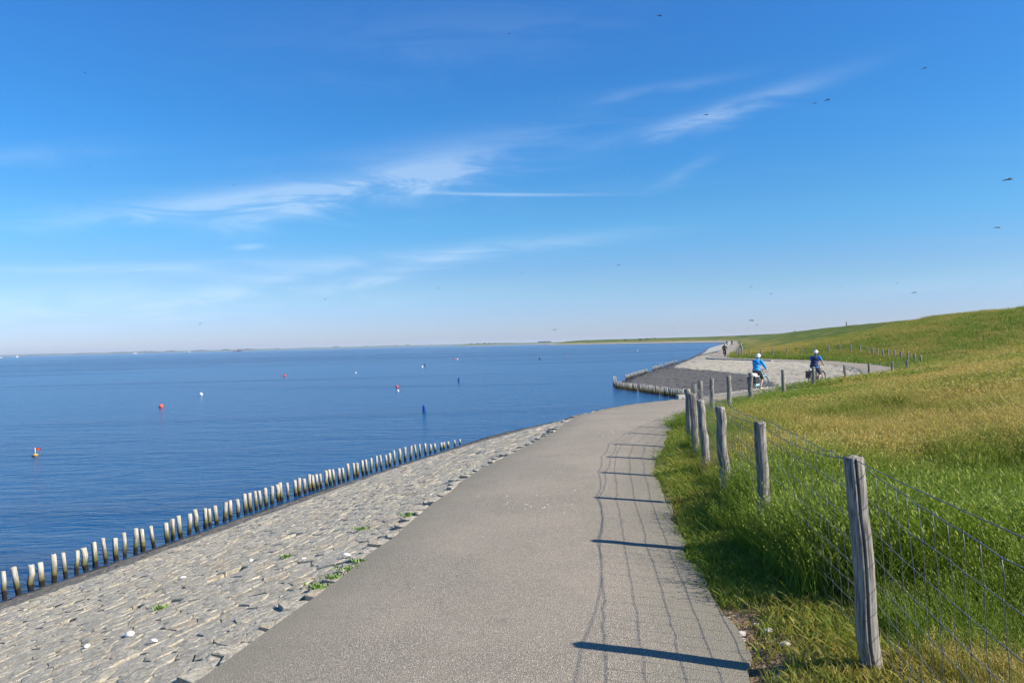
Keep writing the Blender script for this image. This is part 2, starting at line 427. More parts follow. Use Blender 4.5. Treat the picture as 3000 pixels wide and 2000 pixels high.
# --- path
Tl, Ml, Ll, Rl, Cl = LINES
NI = len(US)
def lerp(a, b, t): return a + (b - a) * t
pc = []; ed = []
fr = [0, .03, .1, .25, .4, .5, .6, .75, .9, .97, 1]
pj = []; pk = []
for i in range(NI):
    near = US[i] < 11
    jl = .05 * noise.noise(Vector((Ll[i].x * 1.3, Ll[i].y * 1.3, 3))) if near else 0
    jr = .10 * noise.noise(Vector((Rl[i].x * 1.1, Rl[i].y * 1.1, 9))) + .06 * noise.noise(Vector((Rl[i].x * 4, Rl[i].y * 4, 5))) if near else 0
    d = (Rl[i] - Ll[i]); wd = d.length; d.normalize()
    a, b2 = Ll[i] + d * jl, Rl[i] + d * jr
    pj.append((a, b2, wd))
    pe = .09 if near else .0      # the asphalt runs a little way under the edge stones
    pk.append((a - d * pe, b2))
cols = []
for f in fr:
    cols.append([lerp(a, b2, f) + Vector((0, 0, .035 * (1 - (2 * f - 1) ** 2) - .006 + .018 * f - (.06 if f == 0 else 0))) for a, b2 in pk])
cols = [[p + Vector((0, 0, -.16)) for p in cols[0]]] + cols + [[p + Vector((0, 0, -.16)) for p in cols[-1]]]
fr2 = [0] + fr + [1]
edv = [min(f, 1 - f) * pj[i][2] for i in range(NI) for f in fr2]
path, _, _ = strip_mesh('path', cols, ASPH, kind='structure', smooth=False, attrs={'edge': edv})

# --- stone slope: bed sheet with stones on it
UW = [t + (t - m_).normalized() * 6 + Vector((0, 0, -2.2)) for t, m_ in zip(Tl, Ml)]
def top_cols(dz, l_in=0):
    L2 = [l + (r - l).normalized() * l_in for l, r in zip(Ll, Rl)]
    out = [[p + Vector((0, 0, dz)) for p in UW], [p + Vector((0, 0, dz)) for p in Tl]]
    for f in (.25, .5, .75): out.append([lerp(a, b2, f) + Vector((0, 0, dz)) for a, b2 in zip(Tl, Ml)])
    out.append([p + Vector((0, 0, dz)) for p in Ml])
    for f in (.12, .25, .37, .5, .62, .75, .87): out.append([lerp(a, b2, f) + Vector((0, 0, dz)) for a, b2 in zip(Ml, L2)])
    out.append([p + Vector((0, 0, dz)) for p in L2]); return out
# the bed reads as stone paving itself where stones are too far to build
def m_bed2():
    M, t, b = mat('stone_bed'); geo = t.add('ShaderNodeNewGeometry').outputs['Position']
    far = t.add('ShaderNodeAttribute', attribute_name='far').outputs['Fac']
    dk = t.add('ShaderNodeAttribute', attribute_name='darkband').outputs['Fac']
    n = t.noise(geo, 40, 4, .7); n2 = t.noise(geo, 1.2, 5, .7)
    nearc = t.mix(n, (.03, .027, .022), (.10, .09, .072))
    farc = t.mix(n2, (.33, .31, .27), (.46, .435, .375)); farc = t.mix(dk, farc, t.mix(n2, (.06, .06, .062), (.11, .105, .10)))
    t.put(b.inputs['Base Color'], t.mix(far, nearc, farc)); b.inputs['Roughness'].default_value = .95
    t.put(b.inputs['Normal'], t.bump(n2, .5, .1)); return M
slope_cols = top_cols(0, 0)
bed_ref = top_cols(0, .3)
nj = len(slope_cols)
SFAR = [i for i in range(NI) if US[i] < 20.6][-1]
bed_cols = []
for j, c in enumerate(bed_ref):
    bed_cols.append([p + Vector((0, 0, (-.14 if i <= SFAR else -.03) - (.03 if j == nj - 1 else 0))) for i, p in enumerate(c)])
farv = [1.0 if i > SFAR else 0.0 for i in range(NI) for j in range(nj)]
dkv = [1.0 if j <= 5 else 0.0 for i in range(NI) for j in range(nj)]
slope, _, _ = strip_mesh('stone_slope', bed_cols, m_bed2(), kind='structure', attrs={'far': farv, 'darkband': dkv})
sv = [slope_cols[j][i] for i in range(NI) for j in range(nj)]
sf = [(i * nj + j, i * nj + j + 1, (i + 1) * nj + j + 1, (i + 1) * nj + j) for i in range(NI - 1) for j in range(nj - 1)]
SB = BVHTree.FromPolygons(sv, sf)
def slope_hit(x, y):
    h = SB.ray_cast(Vector((x, y, 30)), Vector((0, 0, -1)))
    return (h[0].z, h[2] % (nj - 1), h[2] // (nj - 1)) if h[0] is not None else None

# --- voronoi stones
rng = random.Random(3)
def in_view(p, mrg=.10):
    d = p - EYE; yy = d.dot(fwd)
    if yy < .5: return False
    return abs(d.dot(rgt) / yy) < .662 + mrg and abs(d.dot(up) / yy) < .4415 + mrg + .15
pts = []
def band(x0, x1, y0, y1, sp, rmin, rmax):
    nx, ny = int((x1 - x0) / sp), int((y1 - y0) / (sp * .9))
    for a in range(nx):
        for b in range(ny):
            x = x0 + (a + .5 * (b % 2)) * sp + rng.uniform(-.33, .33) * sp
            y = y0 + b * sp * .9 + rng.uniform(-.33, .33) * sp
            r = math.hypot(x, y)
            if not (rmin <= r < rmax): continue
            h = slope_hit(x, y)
            if h is None: continue
            p = Vector((x, y, h[0]))
            if h[0] < SEA - .35 or not in_view(p, .25): continue
            pts.append((x, y, h[0], h[1], h[2], sp))
band(-14, 4, 0, 18, .195, 0, 15)
band(-14, 12, 8, 46, .28, 15, 42)
band(2, 36, 34, 150, .52, 42, 152)
grid = {}
CS = .8
for k, p in enumerate(pts): grid.setdefault((int(p[0] // CS), int(p[1] // CS)), []).append(k)
def clip(poly, px, py, nx, ny):
    out = []; n = len(poly)
    for i in range(n):
        a, b = poly[i], poly[(i + 1) % n]
        da = (a[0] - px) * nx + (a[1] - py) * ny; db = (b[0] - px) * nx + (b[1] - py) * ny
        if da <= 0: out.append(a)
        if (da < 0) != (db < 0) and da != db:
            t = da / (da - db); out.append((a[0] + (b[0] - a[0]) * t, a[1] + (b[1] - a[1]) * t))
    return out
def stone_geo(k):
    x, y, z, jc, ic, sp = pts[k]
    poly = [(x - sp, y - sp), (x + sp, y - sp), (x + sp, y + sp), (x - sp, y + sp)]
    gx, gy = int(x // CS), int(y // CS)
    rr = 1 if sp < .5 else 2
    for a in range(-rr, rr + 1):
        for b in range(-rr, rr + 1):
            for q in grid.get((gx + a, gy + b), ()):
                if q == k: continue
                dx, dy = pts[q][0] - x, pts[q][1] - y
                if dx * dx + dy * dy > 4 * sp * sp: continue
                poly = clip(poly, x + dx / 2, y + dy / 2, dx, dy)
                if len(poly) < 3: return None
    # keep clear of the path edge
    for i in range(max(0, ic - 2), min(NI - 1, ic + 3)):
        a, b = pj[i][0], pj[i + 1][0]; tx, ty = b.x - a.x, b.y - a.y; ln = math.hypot(tx, ty)
        nx, ny = ty / ln, -tx / ln
        if abs((x - a.x) * tx + (y - a.y) * ty) / ln < 3 * ln + sp: poly = clip(poly, a.x + nx * .012, a.y + ny * .012, nx, ny)
        if len(poly) < 3: return None
    # drop tiny edges
    q = [p for i, p in enumerate(poly) if math.hypot(p[0] - poly[i - 1][0], p[1] - poly[i - 1][1]) > .03 * sp / .3]
    if len(q) < 3: return None
    poly = q; cx = sum(p[0] for p in poly) / len(poly); cy = sum(p[1] for p in poly) / len(poly)
    area = sum(poly[i - 1][0] * poly[i][1] - poly[i][0] * poly[i - 1][1] for i in range(len(poly))) / 2
    if area < .008: return None
    chop = []
    n = len(poly)
    for i in range(n):
        p, a, b = poly[i], poly[i - 1], poly[(i + 1) % n]
        if rng.random() < .22:
            t1, t2 = rng.uniform(.1, .42), rng.uniform(.1, .42)
            chop.append((p[0] + (a[0] - p[0]) * t1, p[1] + (a[1] - p[1]) * t1)); chop.append((p[0] + (b[0] - p[0]) * t2, p[1] + (b[1] - p[1]) * t2))
        else: chop.append(p)
    poly = chop; n = len(poly)
    gap = rng.choice((.001, .002, .003, .007)) * (sp / .27)
    def inset(pl, g):
        out = []
        for p in pl:
            d = math.hypot(p[0] - cx, p[1] - cy); f = max(.2, (d - g) / d) if d > 1e-6 else 1
            out.append((cx + (p[0] - cx) * f, cy + (p[1] - cy) * f))
        return out
    o1 = inset(poly, gap); bev = rng.uniform(.004, .011) * (sp / .27); o2 = inset(poly, gap + bev)
    # local slope plane
    e = .15
    hx, hy = slope_hit(x + e, y), slope_hit(x, y + e)
    sx = (hx[0] - z) / e if hx else 0; sy = (hy[0] - z) / e if hy else 0
    ta, tb = sx + rng.gauss(0, .012), sy + rng.gauss(0, .012); dz = rng.gauss(0, .0035) * (sp / .27)
    if rng.random() < .04 and jc < nj - 3: dz -= .025
    if jc >= nj - 2: dz -= .008; ta = sx; tb = sy
    def zz(p, o): return z + ta * (p[0] - x) + tb * (p[1] - y) + dz + o
    V = [(p[0], p[1], z + sx * (p[0] - x) + sy * (p[1] - y) - .15) for p in o1]
    V += [(p[0], p[1], zz(p, -bev * .8 + rng.uniform(-.006, .004))) for p in o1]
    V += [(p[0], p[1], zz(p, rng.uniform(-.006, .006))) for p in o2]
    V.append((cx, cy, zz((cx, cy), rng.uniform(0, .012))))
    Fs = []
    for i in range(n):
        j = (i + 1) % n
        Fs.append((i, j, n + j, n + i)); Fs.append((n + i, n + j, 2 * n + j, 2 * n + i)); Fs.append((2 * n + i, 2 * n + j, 3 * n))
    dark = jc <= 4
    g = rng.uniform(.94, 1.05)
    if dark: c = (.15 * g, .142 * g, .125 * g) if y < 40 else (.105 * g, .10 * g, .094 * g)
    else:
        c = (.435 * g, .398 * g, .315 * g)
        u = rng.random()
        if u < .10: c = (.46 * g, .395 * g, .29 * g)
        elif u < .2: c = (.42 * g, .39 * g, .32 * g)
        elif u < .26: c = (.44 * g, .39 * g, .31 * g)
    if z < SEA + .12: c = tuple(q * .75 for q in (.06, .06, .052))
    dist = math.sqrt(x * x + y * y + (z - 1.65) ** 2)
    vis = in_view(Vector((x, y, z)), -.01)
    return V, Fs, c, (area / dist ** 2.6 if vis else 0)
stones = [s for s in (stone_geo(k) for k in range(len(pts))) if s]
stones.sort(key=lambda s: -s[3])
for s in stones[:300]:
    ox, oy, oz = s[0][-1]
    me = bpy.data.meshes.new('stone'); me.from_pydata([(p[0] - ox, p[1] - oy, p[2] - oz) for p in s[0]], [], s[1]); me.update()
    attr(me, 'col', 'FLOAT_COLOR', [q for _ in s[0] for q in (*s[2], 1)]); me.materials.append(STONE)
    o = bpy.data.objects.new('stone', me); COL.objects.link(o); o.location = (ox, oy, oz); o.parent = slope
V, Fs, Cc = [], [], []
for s in stones[300:]:
    k = len(V); V += s[0]; Fs += [tuple(i + k for i in f) for f in s[1]]; Cc += [q for _ in s[0] for q in (*s[2], 1)]
me = bpy.data.meshes.new('stone_field'); me.from_pydata(V, [], Fs); me.update(); attr(me, 'col', 'FLOAT_COLOR', Cc); me.materials.append(STONE)
o = bpy.data.objects.new('stone_field', me); COL.objects.link(o); o.parent = slope; o['kind'] = 'stuff'
print('stones', len(stones))

# --- grass dike
vf = [-.35, .0, .012, .028, .045, .065, .09, .12, .155, .19, .23, .27, .32, .37, .42, .48, .54, .6, .66, .72, .78, .84, .89, .93, .965, 1.0, 1.03, 1.07, 1.25, 1.8]
def fbm(x, y, s, o=3):
    return noise.fractal(Vector((x / s, y / s, 1.7)), 1.0, 2.0, o)
def dryness(x, y, q):
    d = .19 + .42 * fbm(x, y, 6.0) + .55 * fbm(x + 50, y, 2.4)
    if y < 45:
        wgt = min(1, max(0, (y - 4) / 5))
        d += .30 * math.exp(-((q - 5.5) / 3.4) ** 2) * wgt * (.45 + 1.1 * max(0, min(1, .5 + 1.6 * fbm(x, y + 30, 3.2))))
        d -= .50 * math.exp(-(q / 1.9) ** 2) * min(1, max(.3, (y - 7) / 6))
        d -= .25 * math.exp(-((x - 3.2) / 1.3) ** 2 - ((y - 5.2) / 2.2) ** 2)
        d -= .75 * math.exp(-((x - 6.6) / 3.2) ** 2 - ((y - 20.5) / 5.0) ** 2)
        d += .30 * math.exp(-((x - 5.2) / 2.4) ** 2 - ((y - 11.5) / 2.6) ** 2)
    else:
        d += .40 * math.exp(-((q - 6) / 5) ** 2) * min(1, max(0, (y - 80) / 30)); d -= .28 * math.exp(-(q / 2.2) ** 2)
        d += .02 + .10 * min(1, max(0, (y - 100) / 40))
    return min(1.1, max(-.1, d))
gcols = [[] for _ in vf]; gd = []; gq = []
gdry = []
for i in range(NI):
    r, c = pj[i][1], Cl[i]; d = c - r; hz = Vector((d.x, d.y, 0)); wd = hz.length; hz.normalize()
    for j, f in enumerate(vf):
        if f < 0: p = r - hz * .35 + Vector((0, 0, -.05)); q = 0
        else:
            p = r + hz * (wd * f); q = wd * f
            if f <= 1:
                k = f; zz = r.z + (c.z - r.z) * (.45 * k + .55 * k ** 1.7 if i < NI else k)
                if f > .9: zz -= (f - .9) ** 2 * 4
            else: zz = c.z - .08 - max(0, (f - 1.05)) * 6
            bumpz = (.10 * fbm(p.x, p.y, 2.4) + .05 * fbm(p.x, p.y, .8)) * min(1, q / 1.5) + .05 * min(1, q / .25) - .02
            p = Vector((p.x, p.y, zz + bumpz))
        gcols[j].append(p)
        gd.append(0)
gv_dist = []; gv_dry = []
for i in range(NI):
    wd = (Cl[i] - pj[i][1]).length
    for j, f in enumerate(vf):
        q = max(0, f) * wd; p = gcols[j][i]; gv_dist.append(q if f > 0 else -.3); gv_dry.append(dryness(p.x, p.y, q))
dike, gv, gf = strip_mesh('dike', gcols, SOIL, kind='structure', attrs={'dist': gv_dist, 'dry': gv_dry})
gnj = len(vf)
GB = BVHTree.FromPolygons(gv, gf)
def ground(x, y):
    h = GB.ray_cast(Vector((x, y, 40)), Vector((0, 0, -1)))
    if h[0] is None: return None
    i, j = h[2] // (gnj - 1), h[2] % (gnj - 1)
    q = gv_dist[i * gnj + j]
    q = max(0, q); return h[0].z, q, i, j
def qdist(p, i):
    """distance from the path's right edge"""
    best = 1e9
    for k in range(max(0, i - 6), min(NI - 1, i + 7)):
        a, b = pj[k][1], pj[k + 1][1]; dx, dy = b.x - a.x, b.y - a.y
        t = max(0, min(1, ((p[0] - a.x) * dx + (p[1] - a.y) * dy) / (dx * dx + dy * dy)))
        best = min(best, math.hypot(p[0] - a.x - dx * t, p[1] - a.y - dy * t))
    return best

# --- grass clumps, scattered with geometry nodes
def clump(name, nbl, rad, hmin, hmax, wd, heads=0, lean=.5, seed=0):
    r = random.Random(seed); V, Fs, rn, hd = [], [], [], []
    def blade(h, w, is_head):
        a = r.uniform(0, 6.283); d = rad * math.sqrt(r.random()); bx, by = d * math.cos(a), d * math.sin(a)
        la = r.uniform(0, 6.283); ln = r.uniform(.15, 1) * lean * h
        dx, dy = math.cos(la) * ln, math.sin(la) * ln; wa = r.uniform(0, 6.283); wx, wy = math.cos(wa) * w / 2, math.sin(wa) * w / 2
        k = len(V); q = r.random(); segs = 3
        for s in range(segs):
            t = s / segs; ww = (1 - .35 * t) if not is_head else .4
            c = (bx + dx * t * t, by + dy * t * t, h * (t - .12 * t * t * lean) - .03)
            V.extend([(c[0] - wx * ww, c[1] - wy * ww, c[2]), (c[0] + wx * ww, c[1] + wy * ww, c[2])]); rn.extend([q, q]); hd.extend([0, 0])
        tip = (bx + dx, by + dy, h * (1 - .12 * lean) - .03)
        V.append(tip); rn.append(q); hd.append(1.0 if is_head else 0)
        for s in range(segs - 1): Fs.append((k + 2 * s, k + 2 * s + 1, k + 2 * s + 3, k + 2 * s + 2))
        Fs.append((k + 2 * segs - 2, k + 2 * segs - 1, k + 2 * segs))
        if is_head:      # loose panicle: small spikelets along the top
            for s in range(9):
                t = .62 + .38 * s / 8; c = Vector((bx + dx * t * t, by + dy * t * t, h * (t - .12 * t * t * lean) - .03))
                a2 = r.uniform(0, 6.283); l = h * r.uniform(.05, .09); e = c + Vector((math.cos(a2) * l * .7, math.sin(a2) * l * .7, l * .6))
                sd = Vector((-math.sin(a2), math.cos(a2), .3)) * (w * .75); mdp = (c + e) / 2
                k = len(V); V.extend([tuple(c), tuple(mdp + sd), tuple(e), tuple(mdp - sd)]); rn.extend([r.random()] * 4); hd.extend([1.0] * 4); Fs.append((k, k + 1, k + 2, k + 3))
    for _ in range(nbl): blade(r.uniform(hmin, hmax), wd * r.uniform(.7, 1.3), False)
    for _ in range(heads): blade(hmax * r.uniform(.95, 1.35), wd * .8, True)
    me = bpy.data.meshes.new(name); me.from_pydata(V, [], Fs); me.update()
    attr(me, 'rnd', 'FLOAT', rn); attr(me, 'head', 'FLOAT', hd); me.materials.append(GRASS)
    return bpy.data.objects.new(name, me)
PROTO = {
    'lush': [clump('lush_clump', 46, .13, .12, .40, .0048, 2, .75, 1), clump('lush_clump', 42, .15, .10, .37, .0052, 3, .9, 2)],
    'seed': [clump('seed_clump', 18, .12, .14, .32, .005, 9, .6, 3), clump('seed_clump', 14, .14, .12, .30, .005, 12, .7, 4)],
    'low': [clump('low_clump', 40, .10, .03, .11, .007, 0, 1.1, 5), clump('low_clump', 36, .12, .04, .13, .008, 0, 1.0, 6)],
    'mid': [clump('mid_clump', 34, .38, .16, .36, .016, 9, .8, 7), clump('mid_clump', 30, .42, .14, .34, .018, 14, .8, 8)],
    'far': [clump('far_clump', 36, .95, .15, .36, .042, 12, .8, 9), clump('far_clump', 32, 1.0, .14, .36, .046, 16, .8, 10)]}
def scatter(name, proto, P):
    """P: list of (x,y,z,rz,scale,dry)"""
    if not P: return
    me = bpy.data.meshes.new(name); me.from_pydata([p[:3] for p in P], [], [])
    attr(me, 'rot', 'FLOAT_VECTOR', [q for p in P for q in (0.0, 0.0, p[3])])
    attr(me, 'scl', 'FLOAT', [p[4] for p in P]); attr(me, 'dry', 'FLOAT', [p[5] for p in P])
    o = bpy.data.objects.new(name, me); COL.objects.link(o)
    ng = bpy.data.node_groups.new(name + '_scatter', 'GeometryNodeTree')
    ng.interface.new_socket('Geometry', in_out='INPUT', socket_type='NodeSocketGeometry'); ng.interface.new_socket('Geometry', in_out='OUTPUT', socket_type='NodeSocketGeometry')
    N = ng.nodes; gi, go = N.new('NodeGroupInput'), N.new('NodeGroupOutput'); ip = N.new('GeometryNodeInstanceOnPoints')
    ob = N.new('GeometryNodeObjectInfo'); ob.inputs['Object'].default_value = proto; ob.inputs['As Instance'].default_value = True
    ra = N.new('GeometryNodeInputNamedAttribute'); ra.data_type = 'FLOAT_VECTOR'; ra.inputs['Name'].default_value = 'rot'
    sa = N.new('GeometryNodeInputNamedAttribute'); sa.data_type = 'FLOAT'; sa.inputs['Name'].default_value = 'scl'
    L = ng.links; L.new(gi.outputs[0], ip.inputs['Points']); L.new(ob.outputs['Geometry'], ip.inputs['Instance'])
    L.new(ra.outputs[0], ip.inputs['Rotation']); L.new(sa.outputs[0], ip.inputs['Scale']); L.new(ip.outputs[0], go.inputs[0])
    md = o.modifiers.new('scatter', 'NODES'); md.node_group = ng
    return o
buckets = {k: ([], []) for k in PROTO}
gr = random.Random(11)
def try_grass(rmin, rmax, n, mode):
    for _ in range(n):
        r = math.sqrt(gr.uniform(rmin * rmin, rmax * rmax)); a = gr.uniform(R_(-2), R_(43))
        x, y = r * math.sin(a), r * math.cos(a)
        h = ground(x, y)
        if h is None: continue
        i, j = h[2], h[3]
        q = qdist((x, y), i)
        if j == 0 or vf[j] > 1.02: continue
        if not in_view(Vector((x, y, h[0])), .22): continue
        d = dryness(x, y, q)
        edge_n = fbm(x, y, .9)
        if q < .10 + .25 * edge_n and gr.random() < .6: continue
        if y < 4.7 and q < .42 + .3 * edge_n and gr.random() < .62: continue
        sc = gr.uniform(.8, 1.2)
        kind = mode
        if mode == 'near':
            lowz = (.50 + .22 * edge_n) if y > 4.7 else (.95 + .2 * edge_n) * (1 if x < 1.95 else 0)
            if q < lowz: kind = 'low'
            elif d > .52 and gr.random() < .75: kind = 'seed'
            else: kind = 'lush' if gr.random() < .72 else 'seed'
            if kind != 'low' and q < 1.0 and gr.random() < .38: continue
            if kind in ('lush', 'seed'): sc *= .85 + .45 * max(-.5, min(.6, fbm(x, y, 1.3) * 1.6)); 
            if y < 4.6 and kind != 'low': sc *= .55 + .3 * min(1, max(0, x - 1.9))
            if kind != 'low' and q < .8: sc *= .62 + .38 * max(0, (q - .4) / .4)
            if kind != 'low' and .55 < q < 1.5 and 4.5 < y < 8.5: sc *= 1.22
            if kind == 'seed' and math.hypot(x - 1.75, y - 3.55) < .45: sc *= 1.1
        if mode == 'mid': sc *= .55 + .4 * min(1, q / 6)
        d += gr.uniform(-.22, .22)
        if kind == 'low': d = gr.uniform(.0, .75) + (.25 if y < 4.7 else 0) + .3 * edge_n; sc *= gr.uniform(.6, 1.1)
        if math.hypot(x - 1.95, y - 3.3) < .5: d = max(d, .85)
        buckets[kind][gr.randrange(2)].append((x, y, h[0], gr.uniform(0, 6.283), sc, d))
try_grass(1.5, 6, 8000, 'near'); try_grass(6, 11, 13500, 'near'); try_grass(11, 16, 10000, 'near')
try_grass(15, 30, 15500, 'mid'); try_grass(29, 60, 15500, 'far'); try_grass(60, 130, 17500, 'far')
LAB = {'lush': 'long lush green grass growing along the wire fence', 'seed': 'golden ripe seed-head grass standing on the dike', 'low': 'short turf and low weeds along the path edge',
       'mid': 'mixed green and straw coloured meadow grass on the dike slope', 'far': 'distant green and yellow grass covering the dike'}
NAMES = {'lush': 'lush_grass', 'seed': 'seed_grass', 'low': 'verge_turf', 'mid': 'meadow_grass', 'far': 'distant_grass'}
for k, bb in buckets.items():
    for q in range(2):
        o = scatter(NAMES[k], PROTO[k][q], bb[q])
        if o: tag(o, LAB[k], 'grass', kind='stuff')
print({k: [len(q) for q in v] for k, v in buckets.items()})

# ---------------------------------------------------------------- fences
FL = [(.95, .2), (1.38, 1.75), (1.66, 3.69), (1.88, 5.86), (2.08, 7.6), (2.33, 9.15), (2.55, 10.5), (2.72, 11.9), (3.17, 13.6), (3.62, 15.0), (4.25, 16.7), (6.9, 21.7), (10.6, 27.7), (14.2, 33), (16.9, 36.5), (21.5, 42), (26, 48), (29, 53.5), (31.5, 60)]
def on_fence(px):
    """where the vertical plane through photo column px meets the fence line"""
    k = (px - 1500) / F - .002
    for a, b in zip(FL[8:], FL[9:]):
        fa, fb = a[0] - k * a[1], b[0] - k * b[1]
        if fa <= 0 <= fb: t = fa / (fa - fb); return (a[0] + (b[0] - a[0]) * t, a[1] + (b[1] - a[1]) * t)
def gz(x, y):
    h = ground(x, y); return h[0] if h else 0
def wood_post(name, mtl, base, top, r0, r1, seed, parent=None, split=None, n=14, rings=9):
    """leaning round post, uneven, optional drying split facing an angle"""
    r = random.Random(seed); base, top = Vector(base), Vector(top); ax = top - base; V, Fs = [], []
    wob = [Vector((r.gauss(0, .006), r.gauss(0, .006), 0)) * (r0 / .05) for _ in range(rings + 1)]
    ph = [r.uniform(0, 6.28) for _ in range(3)]
    for i in range(rings + 1):
        t = i / rings; c = ax * t + wob[i] * (1 if 0 < i < rings else 0); rad = r0 + (r1 - r0) * t
        for k in range(n):
            a = 2 * math.pi * k / n
            rr = rad * (1 + .05 * math.sin(2 * a + ph[0]) + .035 * math.sin(5 * a + ph[1] + t * 2) + .03 * r.uniform(-1, 1))
            if split is not None:
                da = abs((a - split + math.pi) % (2 * math.pi) - math.pi)
                if da < math.pi / n * 1.05: rr *= .45 + .25 * (1 - t)
            V.append((c.x + rr * math.cos(a), c.y + rr * math.sin(a), c.z + (r.uniform(-.012, .012) * r1 / .05 if i == rings else 0)))
    for i in range(rings):
        for k in range(n):
            k2 = (k + 1) % n; Fs.append((i * n + k, i * n + k2, (i + 1) * n + k2, (i + 1) * n + k))
    k0 = len(V)      # chamfered worn top
    for k in range(n):
        p = V[rings * n + k]; V.append((ax.x + (p[0] - ax.x) * .86, ax.y + (p[1] - ax.y) * .86, p[2] + .012 * r1 / .05))
    for k in range(n): Fs.append((rings * n + k, rings * n + (k + 1) % n, k0 + (k + 1) % n, k0 + k))
    Fs.append(tuple(k0 + k for k in range(n)))
    m_ = MB(); m_.add(V, Fs); return m_.build(name, mtl, parent, smooth=True, loc=base)
fence = empty('wire_fence', (1.66, 3.69, 0), label='wooden post and wire mesh fence curving along the near path verge', cat='fence', group=None)
def child_keep(o, par):
    o.parent = par; o.matrix_parent_inverse = Matrix.Translation(par.location).inverted()
NP = []   # (base, top)
near_px = {0: ((2502, 1347), (2548, 1890), 3.69), 1: ((2226, 1240), (2243, 1545), 5.86), 2: ((2109, 1195), (2126, 1420), 7.6), 3: ((2051, 1174), (2068, 1348), 9.15),
           4: ((2027, 1155), (2038, 1299), 10.5), 5: ((2013, 1142), (2023, 1283), 11.9), 6: ((2033, 1128), (2038, 1270), 13.6), 7: ((2051, 1118), (2053, 1240), 15.0), 8: ((2085, 1108), (2086, 1200), 16.7)}
# one post beside the camera, just out of frame
NP.append((Vector((1.38, 1.75, -.1)), Vector((1.32, 1.72, 1.10)), .054))
for k in range(9):
    (tx, ty), (bx, by), Y = near_px[k]
    tp, lo = at_y(tx, ty, Y), at_y(bx, by, Y); dr = (lo - tp) / (lo.z - tp.z)
    g = gz(lo.x, lo.y); bs = tp + dr * (g - .12 - tp.z)
    NP.append((bs, tp, .051 if k < 4 else .053))
for (tx, ty) in ((2135, 1101.5), (2198, 1092.6), (2293, 1084), (2383, 1076), (2474.5, 1070), (2546, 1064), (2614, 1059.7), (2657, 1055)):
    c = on_fence(tx); tp = at_y(tx, ty, c[1]); g = gz(c[0], c[1])
    NP.append((Vector((tp.x + random.uniform(-.03, .03), c[1], g - .12)), tp, .062))
for i, (bs, tp, rd) in enumerate(NP):
    o = wood_post('post', POST, bs, tp, rd, rd * .88, 40 + i, None, split=(4.5 if i == 1 else (random.uniform(3.5, 6) if i % 3 == 2 else None)), n=48 if i == 1 else (24 if i < 5 else 12))
    child_keep(o, fence)
def wire_pt(i, h, off=-1):
    bs, tp, rd = NP[i]; g = bs.z + .12; t = (g + h - bs.z) / (tp.z - bs.z); p = bs.lerp(tp, t)
    a, b = NP[max(0, i - 1)][0], NP[min(len(NP) - 1, i + 1)][0]; tg = (b - a); nrm = Vector((tg.y, -tg.x, 0)).normalized()
    return p + nrm * (rd + .003)
HS = [.95, .80, .66, .53, .41, .30, .19, .08]
wr = random.Random(5)
def span_curve(a, b, n, sag, jit=0):
    out = []
    for k in range(n):
        t = k / n; p = a.lerp(b, t); p.z -= sag * 4 * t * (1 - t)
        if k and jit: p += Vector((0, wr.gauss(0, jit), wr.gauss(0, jit)))
        out.append(p)
    return out
SPANW = {}
for hi, h in enumerate(HS):
    pts_ = []
    for i in range(len(NP) - 1):
        a, b = wire_pt(i, h), wire_pt(i + 1, h); n = 15 if i < 5 else 5
        sg = wr.uniform(.0, .02) * (1.6 if hi == 0 else 1)
        c = span_curve(a, b, n, sg, .0035 if i < 6 else .006); SPANW[(hi, i)] = c + [b]; pts_ += c
    pts_.append(wire_pt(len(NP) - 1, h))
    o = MB().tube(pts_, .0019 if hi else .0025, 5).build('wire', WIRE); child_keep(o, fence)
# plain top wire stapled on the post heads
pts_ = []
for i in range(len(NP)):
    pts_.append(NP[i][1] + Vector((0, 0, .004)))
    if i < len(NP) - 1:
        a, b = NP[i][1], NP[i + 1][1]
        for k in range(1, 8): t = k / 8; p = a.lerp(b, t); p.z -= (.05 if i == 1 else (.004 if i == 0 else .03)) * 4 * t * (1 - t); pts_.append(p)
o = MB().tube(pts_, .0022, 5).build('top_wire', WIRE); child_keep(o, fence)
far_st = MB()
for i in range(len(NP) - 1):
    n = 15 if i < 5 else int((NP[i + 1][0] - NP[i][0]).length / .17)
    for k in range(1, n):
        if i < 5: line = [SPANW[(hi, i)][k] for hi in range(len(HS))]
        else:
            t = k / n; line = [wire_pt(i, h).lerp(wire_pt(i + 1, h), t) for h in (HS[0], HS[3], HS[-1])]
        m_ = MB() if i < 4 else far_st
        if i < 5:
            fine = []
            for p, q in zip(line, line[1:]): fine += [p, p.lerp(q, .5) + Vector((wr.gauss(0, .0035), wr.gauss(0, .0035), 0))]
            fine.append(line[-1])
            m_.tube(fine, .0015, 4)
            for p in line: m_.ball(p, (.0045, .0045, .006), 5, 3)
        else: m_.tube(line, .0019, 3, cap=False)
        if i < 4: o = m_.build('stay_wire', WIRE); child_keep(o, fence)
o = far_st.build('stay_wires', WIRE); o['kind'] = 'stuff'; child_keep(o, fence)

